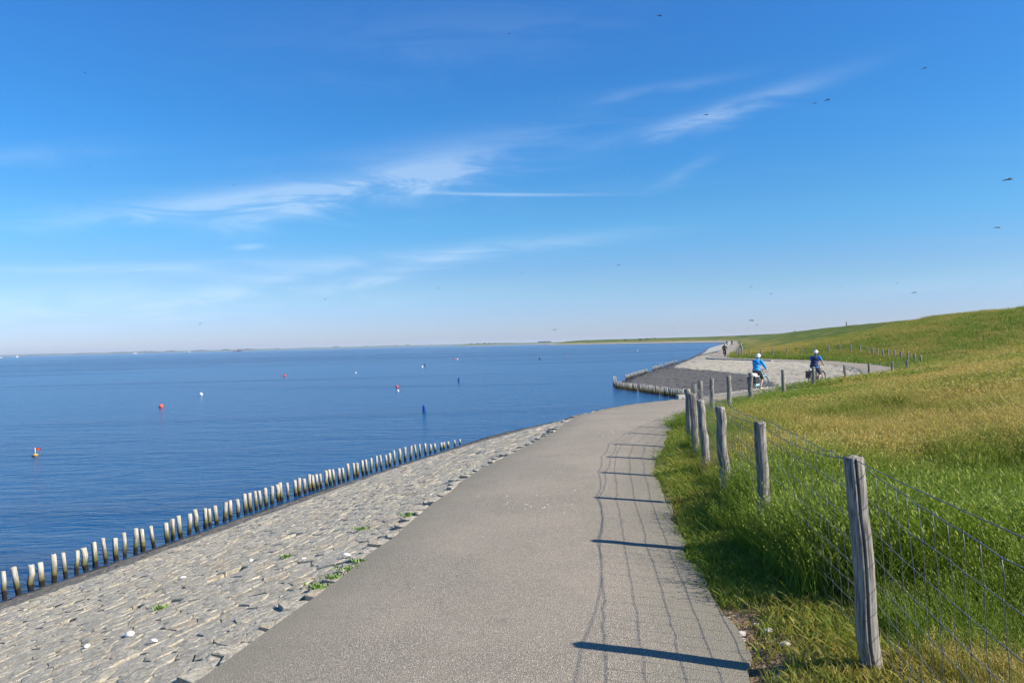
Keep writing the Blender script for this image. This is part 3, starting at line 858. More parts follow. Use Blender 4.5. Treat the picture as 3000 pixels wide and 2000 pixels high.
# far fence round the inlet and along the headland
FF = [(29.3, 54.2), (30.6, 57), (31.8, 60.5), (32.6, 63.5), (33.2, 66.3), (33.8, 69), (34.3, 71.5), (34.8, 74), (35.4, 76.2), (36, 78.4), (35.9, 80.6), (34.9, 82.2), (33.4, 83.8), (32, 85.4), (30.9, 87.2), (30.2, 89.2), (29.6, 91.3), (29.2, 93.3), (29, 95.3)]
FFpx = [(2697, 1044), (2679, 1039), (2660, 1037), (2639, 1034), (2620.6, 1031.6), (2601.5, 1030), (2586, 1029), (2571, 1026.5), (2556, 1025), (2541.6, 1022.7), (2519, 1021), (2492, 1021), (2462, 1021.5), (2427, 1022), (2388.5, 1021.5), (2347.7, 1021.5), (2305.6, 1021), (2264, 1022), (2229, 1022), (2196, 1021.5), (2174, 1021.5)]
def fdepth(px):   # depth along the curved far fence, from post heights and feet in the photo
    tab = [(2174, 95.5), (2264, 90), (2388, 85), (2462, 82), (2519, 78), (2541, 75), (2571, 71), (2601, 67.5), (2639, 63), (2679, 56.5), (2697, 52.5)]
    for (a, b), (c, d) in zip(tab, tab[1:]):
        if a <= px <= c: return b + (d - b) * (px - a) / (c - a)
    return 95.5
fence2 = empty('wire_fence', (33, 75, -.8), label='post and wire fence round the far side of the paved inlet', cat='fence')
FP = []
for (tx, ty) in FFpx:
    Y = fdepth(tx); tp = at_y(tx, ty, Y); g = gz(tp.x, tp.y); tp.z = max(g + .85, min(g + 1.15, tp.z))
    FP.append((Vector((tp.x + random.gauss(0, .03), Y, g - .1)), tp))
for i, (b, t) in enumerate(FP): child_keep(wood_post('post', POST, b, t, .075, .068, 200 + i, None, None, 8, 4), fence2)
for h in (.93, .62, .3):
    child_keep(MB().tube([b.lerp(t, h) for b, t in FP], .006, 4).build('wire', WIRE), fence2)
fence3 = empty('wire_fence', (33, 110, -.8), label='post and wire fence beside the straight path towards the headland', cat='fence')
HP = []
y = 96.5
while y < 330:
    k = min(range(NI), key=lambda q: abs(Rl[q].y - y) + (100 if US[q] < 17.9 else 0)); x = Rl[k].x + (y - Rl[k].y) * .3 + (1.0 if y > 100 else .6)
    g = gz(x, y); HP.append((Vector((x, y, g - .1)), Vector((x + random.gauss(0, .03), y, g + random.uniform(.95, 1.08))))); y += 2.6 if y < 130 else (4 if y < 200 else 7)
for i, (b, t) in enumerate(HP): child_keep(wood_post('post', POST, b, t, .07, .065, 300 + i, None, None, 6, 2), fence3)
for h in (.93, .5): child_keep(MB().tube([b.lerp(t, h) for b, t in HP], .008, 4).build('wire', WIRE), fence3)

# posts on the dike crest
for (px, yt, yb) in ((2482, 943, 953), (2330, 964.5, 972), (2266, 974, 979), (2232, 979.5, 983.5)):
    k = (px - 1500) / F - .0005
    Y = 1.044 * 27 / (k - .2996); x = k * Y; g = gz(x, Y)
    if Y > 900 or Y < 0: continue
    o = wood_post('crest_post', POST, (x, Y, g - .15), (x, Y, g + 1.05), .15, .14, 500 + px, None, None, 8, 3)
    tag(o, 'short dark wooden post standing on the grassy dike crest against the sky', 'post', 'posts on the dike crest')

# ---------------------------------------------------------------- pilings
pr = random.Random(21)
PV = []
for k in range(10):      # ten shapes, shared by the copies
    r0 = pr.uniform(.036, .047); ln = pr.uniform(.06, .14)
    ob = wood_post('timber_piling', PILE, (0, 0, 0), (0, 0, 1), r0, r0 * pr.uniform(.92, 1.12), 700 + k, None, split=(pr.uniform(3.8, 5.6) if k in (2, 6) else None), n=14, rings=6)
    for v in ob.data.vertices: v.co.z = v.co.z - .5     # half a metre stands below the surface
    PV.append(ob.data); bpy.data.objects.remove(ob)
def piling(x, y, h, label, group, lx=0, ly=0, w_=1.0):
    ki = pr.randrange(len(PV)); o = bpy.data.objects.new('timber_piling', PV[ki]); COL.objects.link(o)
    if abs(lx + .04) > .055: label = label.replace('wooden piling', 'leaning wooden piling'); group = group + ', leaning ones'
    if ki in (2, 6): label = label.replace('wooden piling', 'wooden piling with a drying crack'); group = group + ', split ones'
    o.location = (x, y, SEA); o.rotation_euler = (ly, lx, pr.uniform(-.6, .6)); o.scale = (w_, w_, h / .5 if h > 0 else 1)
    return tag(o, label, 'piling', group)
c1 = [28, 105, 175, 240, 312, 375, 440, 493, 550, 608, 665, 720, 780, 823, 882, 960, 993, 1038, 1087, 1133, 1180, 1206, 1245, 1293, 1327, 1370, 1411, 1440, 1471, 1499, 1529, 1562, 1600, 1618, 1656, 1697, 1720, 1753, 1780, 1802, 1823, 1846, 1876, 1898, 1920, 1947]
c2 = [12, 38, 70, 88, 118, 138, 162, 190, 217, 245, 263, 290, 318, 345, 377, 404, 426, 455, 482, 508, 540, 555, 578, 612, 640]
xs = [q / 1.96 for q in c1] + [1000 + q / 1.845 for q in c2]
bl = [(10, 1756), (53, 1743), (158, 1707), (278, 1662), (449, 1605), (658, 1529), (842, 1463), (1000, 1414), (1228, 1340), (1347, 1302)]
def base_y(x):
    for a, b in zip(bl, bl[1:]):
        if x <= b[0]: return a[1] + (b[1] - a[1]) * (x - a[0]) / (b[0] - a[0])
    return bl[-1][1]
for x in xs:
    p = at_z(x, base_y(x) - 2, SEA)
    piling(p.x, p.y, (.45 + pr.uniform(-.05, .04)) * (1 - .6 * max(0, (x - 1225) / 122)), 'bleached wooden piling at the foot of the near stone slope', 'pilings along the near shore', pr.gauss(-.05, .045), pr.gauss(0, .03))
# a few more of that row beyond the corner of the shore, and one row each in the inlet
def row(a, b, n, h, label, group, skip=()):
    for k in range(n):
        if k in skip: continue
        t = k / max(1, n - 1); x, y = a[0] + (b[0] - a[0]) * t, a[1] + (b[1] - a[1]) * t
        p = at_z(x + pr.uniform(-.6, .6), y, SEA); piling(p.x, p.y, h + pr.uniform(-.06, .06), label, group, pr.gauss(-.02, .05), pr.gauss(0, .04), 1.0)
row((1803, 1137), (2004, 1167), 66, .58, 'close-set wooden piling along the dark inlet paving', 'pilings along the mouth of the inlet', (21, 22, 42))
row((1797, 1131), (1804, 1134), 3, .86, 'tall wooden piling at the outer corner of the inlet row', 'corner pilings')
row((1834, 1113), (1853, 1107), 9, .52, 'wooden piling in the short row just behind the inlet corner', 'first short row of pilings')
row((1857, 1106), (1895, 1094), 15, .56, 'wooden piling in the second row behind the inlet corner', 'second row of pilings')
row((1912, 1088), (1940, 1078.5), 12, .6, 'wooden piling in the third row along the headland foot', 'third row of pilings')
row((1947, 1076), (1982, 1064.5), 15, .62, 'wooden piling in the farthest row along the headland foot', 'farthest row of pilings')

# ---------------------------------------------------------------- kerb at the junction, block at the water
M_ = MB()
for i in range(NI - 1):
    if 16.6 <= US[i] <= 18.3:
        a, b = Ll[i], Ll[i + 1]; m2 = (a + b) / 2; d = b - a
        M_.box((m2.x, m2.y, m2.z + .0), (d.length * 1.01, .25, .20), math.atan2(d.y, d.x))
o = M_.build('kerb', CONC, smooth=False); tag(o, kind='structure')
p = at_z(1998, 1166, SEA + .1)
M_ = MB().box((0, 0, 0), (.55, .4, .42), .3); o = M_.build('stone_block', CONC, smooth=False, loc=(p.x - .2, p.y - .6, SEA + .16)); tag(o, 'pale squared block at the inner end of the inlet piling row', 'block')

# ---------------------------------------------------------------- bicycles and riders
def tint(name, c, r=.5, metal=0.0): return plain(name, c, r, metal, .08, 25)
RUB = tint('rubber', (.02, .02, .021), .8); STEEL = tint('steel', (.45, .46, .47), .35, .9); BLK = tint('black_paint', (.015, .015, .017), .35)
LBLUE = tint('light_blue_paint', (.33, .58, .72), .3); LEATH = tint('black_vinyl', (.02, .02, .022), .55)
WHT = tint('white_shell', (.82, .82, .80), .35); SKIN = tint('skin', (.56, .33, .23), .55); AZURE = tint('azure_fabric', (.005, .30, .68), .75)
NAVY = tint('navy_fabric', (.018, .035, .10), .8); TEE = tint('sky_blue_fabric', (.01, .22, .62), .8); DARK = tint('black_fabric', (.018, .018, .022), .85)
PALE = tint('pale_shoe', (.62, .63, .50), .6); HAIR = tint('grey_hair', (.22, .19, .16), .7); CREAM = tint('white_canvas', (.74, .73, .69), .7)
def circ(c, r, n, ax='X'):
    return [(c[0], c[1] + r * math.cos(2 * math.pi * k / n), c[2] + r * math.sin(2 * math.pi * k / n)) for k in range(n)]
def bicycle(loc, rz, label, fm, low=False, bag=None, ladies=False, scale=1.0, mirror=False):
    """city bicycle heading +Y in its own frame"""
    b = empty('bicycle', loc, rz, label=label, cat='bicycle'); b.scale = (scale,) * 3
    RW, FW, R0 = (0, -.53, .345), (0, .53, .345), .33
    for c in (RW, FW):
        wh = MB().tube(circ(c, R0, 36), .021, 7, closed=True).build('tyre', RUB)
        w0 = empty('wheel'); w0.parent = b; wh.parent = w0
        MB().tube(circ(c, R0 - .026, 36), .012, 6, closed=True).build('rim', STEEL, w0)
        sp = MB()
        for k in range(18 if not low else 8):
            a = 2 * math.pi * k / (18 if not low else 8) + .1; s_ = .03 if k % 2 else -.03
            sp.tube([(s_, c[1] + .025 * math.cos(a + .6), c[2] + .025 * math.sin(a + .6)), (0, c[1] + (R0 - .03) * math.cos(a), c[2] + (R0 - .03) * math.sin(a))], .0018, 4)
        sp.build('spokes', STEEL, w0)
        MB().tube([(-.05, c[1], c[2]), (.05, c[1], c[2])], .022, 8).build('hub', STEEL, w0)
    bb, st, hd0, hd1 = (0, -.09, .29), (0, -.24, .80), (0, .34, .66), (0, .29, .86)
    fr_ = MB()
    if ladies: fr_.tube([hd0, (0, .12, .45), bb], .023, 8).tube([(0, .325, .74), (0, .1, .55), (0, -.14, .46)], .016, 8)
    else: fr_.tube([hd0, bb], .022, 8).tube([hd1, (0, -.225, .75)], .018, 8)
    fr_.tube([bb, st], .018, 8).tube([hd0, hd1], .022, 8)
    for s_ in (-.055, .055):
        fr_.tube([(s_ * .4, bb[1], bb[2]), (s_, RW[1], RW[2])], .010, 6).tube([(s_ * .3, -.215, .70), (s_, RW[1], RW[2])], .009, 6)
    fr_.build('frame', fm, b)
    fk = MB()
    for s_ in (-.05, .05): fk.tube([(s_ * .6, .345, .66), (s_, .41, .5), (s_, FW[1], FW[2])], .012, 6)
    fk.tube([(-.035, .345, .66), (.035, .345, .66)], .014, 6); fk.build('fork', fm, b)
    MB().tube([(0, .28, .84), (0, .26, 1.0), (0, .31, 1.02)], .014, 8).build('stem', BLK, b)
    hb = MB().tube([(-.29, .12, 1.03), (-.27, .22, 1.03), (-.16, .31, 1.03), (0, .32, 1.02), (.16, .31, 1.03), (.27, .22, 1.03), (.29, .12, 1.03)], .012, 8).build('handlebar', BLK, b)
    for s_ in (-1, 1): MB().tube([(s_ * .291, .11, 1.03), (s_ * .273, .21, 1.03)], .018, 8).build('grip', RUB, hb)
    sd_ = MB().ball((0, -.32, .90), (.095, .10, .035), 12, 6).ball((0, -.20, .895), (.035, .12, .03), 10, 6).build('saddle', LEATH, b)
    MB().tube([st, (0, -.255, .88)], .013, 8).build('seat_post', STEEL, b)
    ck = MB().tube([(-.06, bb[1], bb[2]), (.06, bb[1], bb[2])], .02, 8).tube([(.07, bb[1], bb[2]), (.08, bb[1] + .02, bb[2] - .165)], .011, 6).tube([(-.07, bb[1], bb[2]), (-.08, bb[1] - .02, bb[2] + .165)], .011, 6).build('crank', STEEL, b)
    MB().tube(circ((.055, bb[1], bb[2]), .085, 20), .006, 5, closed=True).build('chainring', STEEL, b)
    for s_, dy, dz in ((1, .02, -.165), (-1, -.02, .165)): MB().box((s_ * .13, bb[1] + dy, bb[2] + dz), (.09, .07, .022)).build('pedal', RUB, ck, smooth=False)
    MB().box((.06, -.31, .32), (.02, .44, .09)).build('chain_guard', fm if ladies else BLK, b, smooth=False)
    for c, a0, a1 in ((RW, 20, 200), (FW, 25, 150)):
        pts_ = [(0, c[1] + (R0 + .045) * math.cos(R_(a)), c[2] + (R0 + .045) * math.sin(R_(a))) for a in range(a0, a1 + 1, 15)]
        if c is RW: pts_ = [(0, 2 * c[1] - p[1], p[2]) for p in pts_]; pts_ = [(0, p[1], p[2]) for p in pts_]
        MB().tube(pts_, .022, 6).build('mudguard', fm if ladies else BLK, b)
    cr_ = MB()
    for s_ in (-.06, .06): cr_.tube([(s_, -.30, .745), (s_, -.78, .745)], .007, 5).tube([(s_, -.70, .745), (s_, RW[1], RW[2])], .006, 5)
    for y in (-.42, -.58, -.76): cr_.tube([(-.06, y, .745), (.06, y, .745)], .006, 5)
    cr_.build('carrier', STEEL, b)
    MB().box((0, -.80, .71), (.06, .03, .05)).build('tail_light', tint('red_lens', (.5, .01, .01), .2), b, smooth=False)
    MB().ball((0, .40, .80), (.035, .045, .035), 10, 6).build('headlight', BLK, b)
    MB().tube([(-.06, -.45, .3), (-.10, -.50, .03)], .009, 6).build('kickstand', BLK, b)
    if bag:
        for s_ in ((-1, 1) if bag != 'one' else (1,)):
            pn = MB().box((s_ * .155, -.58, .56), (.13, .36, .32)).build('pannier', LEATH, b, smooth=False)
            bv = pn.modifiers.new('round', 'BEVEL'); bv.width = .03; bv.segments = 2
            MB().box((s_ * .155, -.60, .735), (.15, .38, .03)).build('flap', CREAM if bag == 'white' else LEATH, pn, smooth=False)
            MB().box((s_ * .225, -.58, .57), (.006, .2, .02)).build('strap', STEEL, pn, smooth=False)
    if bag in ('white', 'wrap'):
        MB().ball((0, -.50, .80), (.13, .24, .07), 14, 8).build('canvas_cover', CREAM, b)
    if mirror:
        MB().tube([(-.28, .18, 1.04), (-.31, .22, 1.24)], .006, 5).build('mirror_arm', BLK, b)
    return b
def skel(parts, mtl, name, parent, vox, smooth_it=6):
    """limbs and volumes fused into one continuous surface"""
    mb = MB()
    for p in parts:
        if p[0] == 't': mb.tube(p[1], p[2], 12); mb.ball(p[1][0], p[2][0] if isinstance(p[2], list) else p[2], 12, 8); mb.ball(p[1][-1], p[2][-1] if isinstance(p[2], list) else p[2], 12, 8)
        else: mb.ball(p[1], p[2], 16, 10, p[3] if len(p) > 3 else None)
    o = mb.build(name, mtl, parent)
    r = o.modifiers.new('fuse', 'REMESH'); r.mode = 'VOXEL'; r.voxel_size = vox; r.use_smooth_shade = True
    s_ = o.modifiers.new('soft', 'SMOOTH'); s_.factor = .5; s_.iterations = smooth_it
    return o
def rider(loc, rz, label, scale, look, vox=.012):
    """person seated on the bicycle above, hands on the grips, one pedal down"""
    P = empty('person', loc, rz, label=label, cat='person'); P.scale = (scale,) * 3
    hip = (0, -.27, .97); ch = (0, -.16, 1.28); nk = (0, -.10, 1.47); hd = (0, -.055, 1.60)
    k_ = look.get('girth', 1.0)
    torso = lambda g: [('b', (0, -.27, 1.0), (.175 * k_ + g, .135 * k_ + g, .13 + g)), ('b', (0, -.235, 1.12), (.155 * k_ + g, .115 * k_ + g, .15 + g)), ('b', (0, -.17, 1.30), (.175 * k_ + g, .12 * k_ + g, .16 + g)), ('b', (0, -.14, 1.39), (.165 * k_ + g, .09 + g, .085 + g))]
    def arm(s_, g, a=0, b2=3):
        sh, elb, wr_, hn = (s_ * .185 * k_, -.135, 1.40), (s_ * .265, .0, 1.18), (s_ * .285, .10, 1.07), (s_ * .287, .15, 1.05)
        pts_ = [sh, tuple((p + q) / 2 for p, q in zip(sh, elb)), elb, wr_]; rr = [.058 + g, .050 + g, .042 + g, .030 + g]
        return ('t', pts_[a:b2 + 1], rr[a:b2 + 1])
    def leg(s_, g, up_, a=0, b2=4):
        hp = (s_ * .095, -.25, .94)
        kn, an = ((s_ * .115, .10, .80), (s_ * .115, -.06, .42)) if up_ else ((s_ * .11, .08, .60), (s_ * .11, -.12, .19))
        m1 = tuple((p + q) / 2 for p, q in zip(hp, kn)); m2 = tuple(p + (q - p) * .35 for p, q in zip(kn, an)); m2 = (m2[0], m2[1] - .02, m2[2])
        pts_ = [hp, m1, kn, m2, an]; rr = [.092 + g, .08 + g, .055 + g, .056 + g, .036 + g]
        return ('t', pts_[a:b2 + 1], rr[a:b2 + 1])
    body = torso(-.008) + [('t', [nk, (0, -.075, 1.54)], [.06, .055]), ('b', hd, (.075, .095, .115)), ('b', (0, .035, 1.60), (.016, .03, .02)), ('b', (.075, -.06, 1.595), (.012, .02, .03)), ('b', (-.075, -.06, 1.595), (.012, .02, .03))]
    for s_ in (-1, 1):
        body += [arm(s_, 0), leg(s_, 0, s_ < 0)]
        body.append(('b', (s_ * .288, .145, 1.062), (.028, .042, .024)))
        for f in range(4):      # fingers closed over the grip, thumb round the inside
            y = .115 + .021 * f; body.append(('t', [(s_ * .285, y, 1.072), (s_ * .312, y + .012, 1.055), (s_ * .308, y + .014, 1.026), (s_ * .288, y + .012, 1.012)], [.010, .0095, .009, .008]))
        body.append(('t', [(s_ * .270, .13, 1.066), (s_ * .258, .15, 1.045), (s_ * .268, .165, 1.022)], [.011, .010, .009]))
        fy, fz = (.0, .405) if s_ < 0 else (-.06, .155)
        body.append(('t', [(s_ * .115, fy - .05, fz), (s_ * .118, fy + .10, fz - .012)], [.036, .03]))
    skel(body, SKIN, 'body', P, vox, 3)
    top = torso(.018)
    if look.get('sleeve') == 'long':
        for s_ in (-1, 1): top.append(arm(s_, .018))
    top.append(('t', [(0, -.115, 1.45), (0, -.10, 1.49)], [.078, .068]))
    skel(top, look['top'], look.get('topname', 'jacket'), P, vox)
    if look.get('sleeve') == 'short':
        sl = torso(.012)
        for s_ in (-1, 1): sl.append(arm(s_, .022, 0, 1))
        sl.append(('b', (0, -.275, .93), (.178 * k_ + .012, .14 * k_ + .012, .06)))
        skel(sl, look['under'], 'shirt', P, vox)
    sh = [('b', (0, -.28, .97), (.18 * k_, .145 * k_, .11))]
    for s_ in (-1, 1): sh.append(leg(s_, .02, s_ < 0, 0, 4 if look.get('long') else 2))
    skel(sh, look['legs'], 'trousers' if look.get('long') else 'shorts', P, vox)
    for s_ in (-1, 1):
        fy, fz = (.0, .405) if s_ < 0 else (-.06, .155)
        skel([('t', [(s_ * .115, fy - .06, fz - .002), (s_ * .118, fy + .03, fz - .008), (s_ * .12, fy + .13, fz - .018)], [.043, .044, .035])], look['shoe'], 'shoe', P, .012, 2)
    hm = look.get('helmet')
    if hm:
        h = skel([('b', (0, -.065, 1.665), (.108, .138, .105)), ('b', (0, -.11, 1.63), (.10, .10, .08))], hm, 'helmet', P, .012, 4)
        for s_ in (-1, 1): MB().tube([(s_ * .088, -.06, 1.63), (s_ * .08, -.03, 1.53), (s_ * .02, .02, 1.485)], .006, 5).build('chin_strap', BLK, h)
        for s_ in (-.05, 0, .05): MB().box((s_, -.10, 1.763 - abs(s_) * .35), (.018, .13, .012), 0, -.25).build('vent', BLK if hm is WHT else RUB, h, smooth=False)
        if look.get('rim'): skel([('b', (0, -.07, 1.615), (.112, .142, .05))], BLK, 'helmet_rim', P, .012, 3)
    MB().ball((0, -.085, 1.60), (.086, .098, .10), 14, 8).build('hair', look.get('hair', HAIR), P)
    return P
# woman in the azure jacket, man in the navy vest, rider in black, two riders far along the headland
def path_z(x, y):
    h = bpy.context.evaluated_depsgraph_get()
    best = min(range(NI), key=lambda i: ((Ll[i] + Rl[i]) / 2 - Vector((x, y, Ll[i].z))).length); return Ll[best].z + .04
def put(px, Y, hdg, s):
    x = (px - 1500) / F * Y - .004 * Y; z = path_z(x, Y); return (x, Y, z), -R_(hdg), s
l, r, s_ = put(2231, 33.6, 46, .93)
bicycle(l, r, 'light blue city bicycle with white topped panniers ridden by the woman in azure', LBLUE, bag='white', ladies=True, scale=s_, mirror=True)
rider(l, r, 'cyclist in bright azure jacket, black shorts and white helmet riding away', s_, dict(top=AZURE, sleeve='long', legs=DARK, shoe=PALE, helmet=WHT))
l, r, s_ = put(2400, 38.0, 48, 1.0)
bicycle(l, r, 'black bicycle with a black pannier and white carrier bundle under the man in navy', BLK, bag='wrap', scale=s_)
rider(l, r, 'cyclist in navy vest over blue shirt with a white and black helmet', s_, dict(top=NAVY, topname='vest', sleeve='short', under=TEE, legs=NAVY, shoe=DARK, helmet=WHT, rim=True, girth=1.14))
l, r, s_ = put(2131, 101.5, 17, 1.02)
bicycle(l, r, 'dark bicycle with one side bag on the headland path junction', BLK, low=True, bag='one', scale=s_)
rider(l, r, 'cyclist dressed all in black riding towards the headland', s_, dict(top=DARK, sleeve='long', legs=DARK, long=True, shoe=DARK, hair=tint('dark_hair', (.05, .04, .035), .7)), .02)
l, r, s_ = put(2138.5, 268, 20, 1.0)
bicycle(l, r, 'grey bicycle far along the headland path under the rider in dark blue', STEEL, low=True, scale=s_)
rider(l, r, 'tiny far-off cyclist in dark blue on the headland path', s_, dict(top=tint('dark_blue_fabric', (.02, .025, .09), .8), sleeve='long', legs=DARK, long=True, shoe=DARK), .03)
l, r, s_ = put(2153, 272, 20, 1.05)
bicycle(l, r, 'dark bicycle far along the headland path beside the fence', BLK, low=True, scale=s_)
rider(l, r, 'tiny far-off cyclist in black on the headland path beside the fence', s_, dict(top=DARK, sleeve='long', legs=DARK, long=True, shoe=DARK), .03)

# ---------------------------------------------------------------- buoys
ORG = tint('orange_plastic', (.78, .10, .045), .4); REDP = tint('red_plastic', (.70, .05, .04), .4); BLUP = tint('blue_plastic', (.01, .07, .32), .4); YEL = tint('yellow_foam', (.62, .36, .05), .6); GRY = tint('dark_plastic', (.03, .035, .045), .5)
def ball_buoy(px, py, dia, mtl, label, eye=True):
    p = at_z(px, py, SEA); b = empty('buoy', (p.x, p.y, SEA), pr.uniform(0, 6), label=label, cat='buoy'); r = dia * .42
    MB().ball((0, 0, r * .55), (r, r, r * .95), 18, 12).build('float', mtl, b)
    MB().tube([(0, 0, r * 1.4), (0, 0, r * 1.75)], r * .16, 8).build('neck', mtl, b)
    MB().tube([(r * .2 * math.cos(a * .7854), 0, r * 1.85 + r * .2 * math.sin(a * .7854)) for a in range(8)], r * .07, 6, closed=True).build('eyelet', GRY, b)
    MB().tube([(0, 0, -r * .3), (.1, .05, -.6)], .01, 5).build('rope', GRY, b)
def can_buoy(px, py, w_, h, mtl, label):
    p = at_z(px, py, SEA); b = empty('buoy', (p.x, p.y, SEA), 0, label=label, cat='buoy')
    MB().lathe([(w_ * .42, -.15), (w_ * .5, -.1), (w_ * .5, h * .86), (w_ * .44, h * .95), (w_ * .3, h)], 16).build('float', mtl, b)
    MB().lathe([(w_ * .515, h * .3), (w_ * .515, h * .34)], 16).build('band', GRY, b)
    MB().lathe([(w_ * .1, h), (w_ * .1, h * 1.08)], 8).build('cap', GRY, b)
def tag_flag(px, py):
    p = at_z(px, py, SEA); b = empty('buoy', (p.x, p.y, SEA), 0, label='small yellow float carrying a white mast with a red flag', cat='buoy')
    MB().lathe([(.05, -.04), (.10, .0), (.11, .04), (.07, .075), (.03, .085)], 14).build('float', YEL, b)
    MB().lathe([(.112, .025), (.112, .045)], 14).build('dark_band', GRY, b)
    MB().tube([(0, 0, .05), (-.01, 0, .33)], .012, 6).build('mast', WHT, b)
    fl = MB(); n = 8
    for t_ in (0, 1): fl.add([(.0 + .20 * k / n, .012 * math.sin(k * 1.2) + .004 * t_, .22 + .10 * q + .01 * math.sin(k * .9)) for k in range(n + 1) for q in (0, 1)], [(2 * k, 2 * k + 2, 2 * k + 3, 2 * k + 1) for k in range(n)])
    fl.build('flag', ORG, b)
tag_flag(104, 1335)
ball_buoy(472, 1193, .37, ORG, 'large orange ball buoy with a dark eyelet floating on the open water')
ball_buoy(589, 1157, .34, WHT, 'white ball buoy floating beyond the large orange one')
ball_buoy(834, 1102, .46, REDP, 'red ball buoy alone on the open water past the white one')
ball_buoy(1042, 1093, .3, CREAM, 'small cream float beyond the red ball buoy')
ball_buoy(1163, 1135, .33, REDP, 'low red float just behind a small white float')
ball_buoy(1166, 1146, .24, CREAM, 'small white float just before a low red float')
ball_buoy(1237, 1076, .42, CREAM, 'pale float beside a small dark one far out')
can_buoy(1245, 1072, .22, .5, GRY, 'small dark float beside a pale float far out')
ball_buoy(1332, 1053, .5, REDP, 'red float of the far pair of two floats'); ball_buoy(1340, 1053, .48, CREAM, 'whitish float of the far pair of two floats')
can_buoy(1243, 1203, .22, .34, BLUP, 'upright blue can buoy standing highest out of the water')
can_buoy(1344, 1117, .22, .42, BLUP, 'smaller blue can buoy farther out towards the headland')
can_buoy(1581, 1053, .3, .5, GRY, 'dark can float far out before the long far dike')
ball_buoy(1662, 1046, .4, ORG, 'orange float far out before the long far dike')
can_buoy(1839, 1023, .45, .5, GRY, 'dark float in the bright water off the headland'); ball_buoy(1868, 1028, .4, CREAM, 'pale float in the bright water off the headland')

# ---------------------------------------------------------------- boats
def hull(L, B, H):
    m_ = MB(); n = 9; V = []
    for i in range(n):
        t = i / (n - 1); wv = B / 2 * (1 - max(0, (t - .45) / .55) ** 2.2) * (.8 + .2 * min(1, t / .2)); x = -L / 2 + L * t; sh = H * (1 + .35 * max(0, t - .5))
        V += [(x, -wv, sh), (x, -wv * .7, -.2 * H), (x, wv * .7, -.2 * H), (x, wv, sh)]
    Fs = []
    for i in range(n - 1):
        for k in range(3): Fs.append((4 * i + k, 4 * i + k + 1, 4 * i + 5 + k, 4 * i + 4 + k))
        Fs.append((4 * i + 3, 4 * i, 4 * i + 4, 4 * i + 7))
    Fs += [(0, 1, 2, 3)[::-1], (4 * n - 4, 4 * n - 3, 4 * n - 2, 4 * n - 1)]
    return m_.add(V, Fs)
def boat(px, Y, L, label, kind, hm, rz=.2):
    p = at_y(px, 1040, Y); b = empty('boat', (p.x, Y, SEA), rz, label=label, cat='boat')
    B, H = L * .28, L * .11
    hull(L, B, H).build('hull', hm, b)
    if kind == 'sail':
        MB().tube([(L * .05, 0, H), (L * .05, 0, L * 1.25)], L * .012, 6).build('mast', STEEL, b)
        MB().add([(L * .03, 0, H * 2), (L * .03, 0, L * 1.2), (-L * .42, .15, H * 2.2), (L * .03, .03, H * 2), (L * .03, .03, L * 1.2), (-L * .42, .18, H * 2.2)], [(0, 1, 2), (5, 4, 3)]).build('mainsail', WHT, b, smooth=False)
        MB().add([(L * .45, 0, H * 1.3), (L * .07, 0, L * 1.0), (L * .08, .2, H * 1.8), (L * .45, .03, H * 1.3), (L * .07, .03, L * 1.0), (L * .08, .23, H * 1.8)], [(0, 1, 2), (5, 4, 3)]).build('jib', WHT, b, smooth=False)
    else:
        cb = MB().box((-L * (.3 if kind == 'barge' else .05), 0, H * 1.8), (L * (.16 if kind == 'barge' else .38), B * .7, H * 1.7)).build('cabin', WHT, b, smooth=False)
        MB().box((-L * (.3 if kind == 'barge' else .05), 0, H * 2.1), (L * (.162 if kind == 'barge' else .385), B * .72, H * .5)).build('window', BLK, cb, smooth=False)
        if kind == 'barge': MB().box((L * .08, 0, H * 1.15), (L * .5, B * .8, H * .5)).build('hold_cover', tint('rust_red', (.35, .08, .06), .6), b, smooth=False)
        MB().tube([(-L * .05, 0, H * 2.5), (-L * .05, 0, H * 4)], L * .008, 5).build('antenna', STEEL, b)
boat(50, 1500, 5.2, 'small white sailing boat with raised sails far out on the water', 'sail', WHT)
boat(396, 2600, 15, 'white motor yacht far out before the low coast', 'motor', WHT, .1)
boat(555, 2500, 6, 'tiny white sailing boat before the wooded far coast', 'sail', WHT)
boat(697, 2300, 24, 'dark freight barge with a red hold cover far out', 'barge', tint('dark_hull', (.03, .04, .07), .5), .05)
boat(2, 1500, 6, 'small white open motor boat far out, farthest along the coast', 'motor', WHT)

# ---------------------------------------------------------------- far coast
FARG = plain('far_grass', (.06, .11, .03), .95, 0, .3, .02); FARS = plain('far_stone', (.26, .25, .22), .95, 0, .2, .05); FART = plain('far_foliage', (.030, .058, .020), .95, 0, .4, .2)
def ridge(name, line, prof, mtl):
    """line: shore points; prof: (offset inland, z) pairs"""
    cols = []
    for off, z in prof:
        c = []
        for i, p in enumerate(line):
            a, b = Vector(line[max(0, i - 1)]), Vector(line[min(len(line) - 1, i + 1)]); t = (b - a).normalized(); n = Vector((-t.y, t.x)) if (-t.y * p[0] + t.x * p[1]) > 0 else Vector((t.y, -t.x))
            q = Vector(p) + n * off; k = min(1, min(i, len(line) - 1 - i) / 2 + .15)
            c.append(Vector((q.x, q.y, SEA - .5 + (z - SEA + .5) * (k if z > SEA else 1) + ((1.2 if z < 6 else 4.0) * noise.noise(Vector((q.x / (90 if z < 6 else 420), q.y / 400, 2))) if z > 3 else 0))))
        cols.append(c)
    return strip_mesh(name, cols, mtl, kind='structure')[0]
ln = [at_y(x, 1000, 2050).xy for x in range(1330, 1800, 18)]
ridge('far_dike', ln, [(-2, SEA - .4), (10, -.4), (14, -.3), (40, 2.6), (46, 2.7), (70, 0)], FARG)
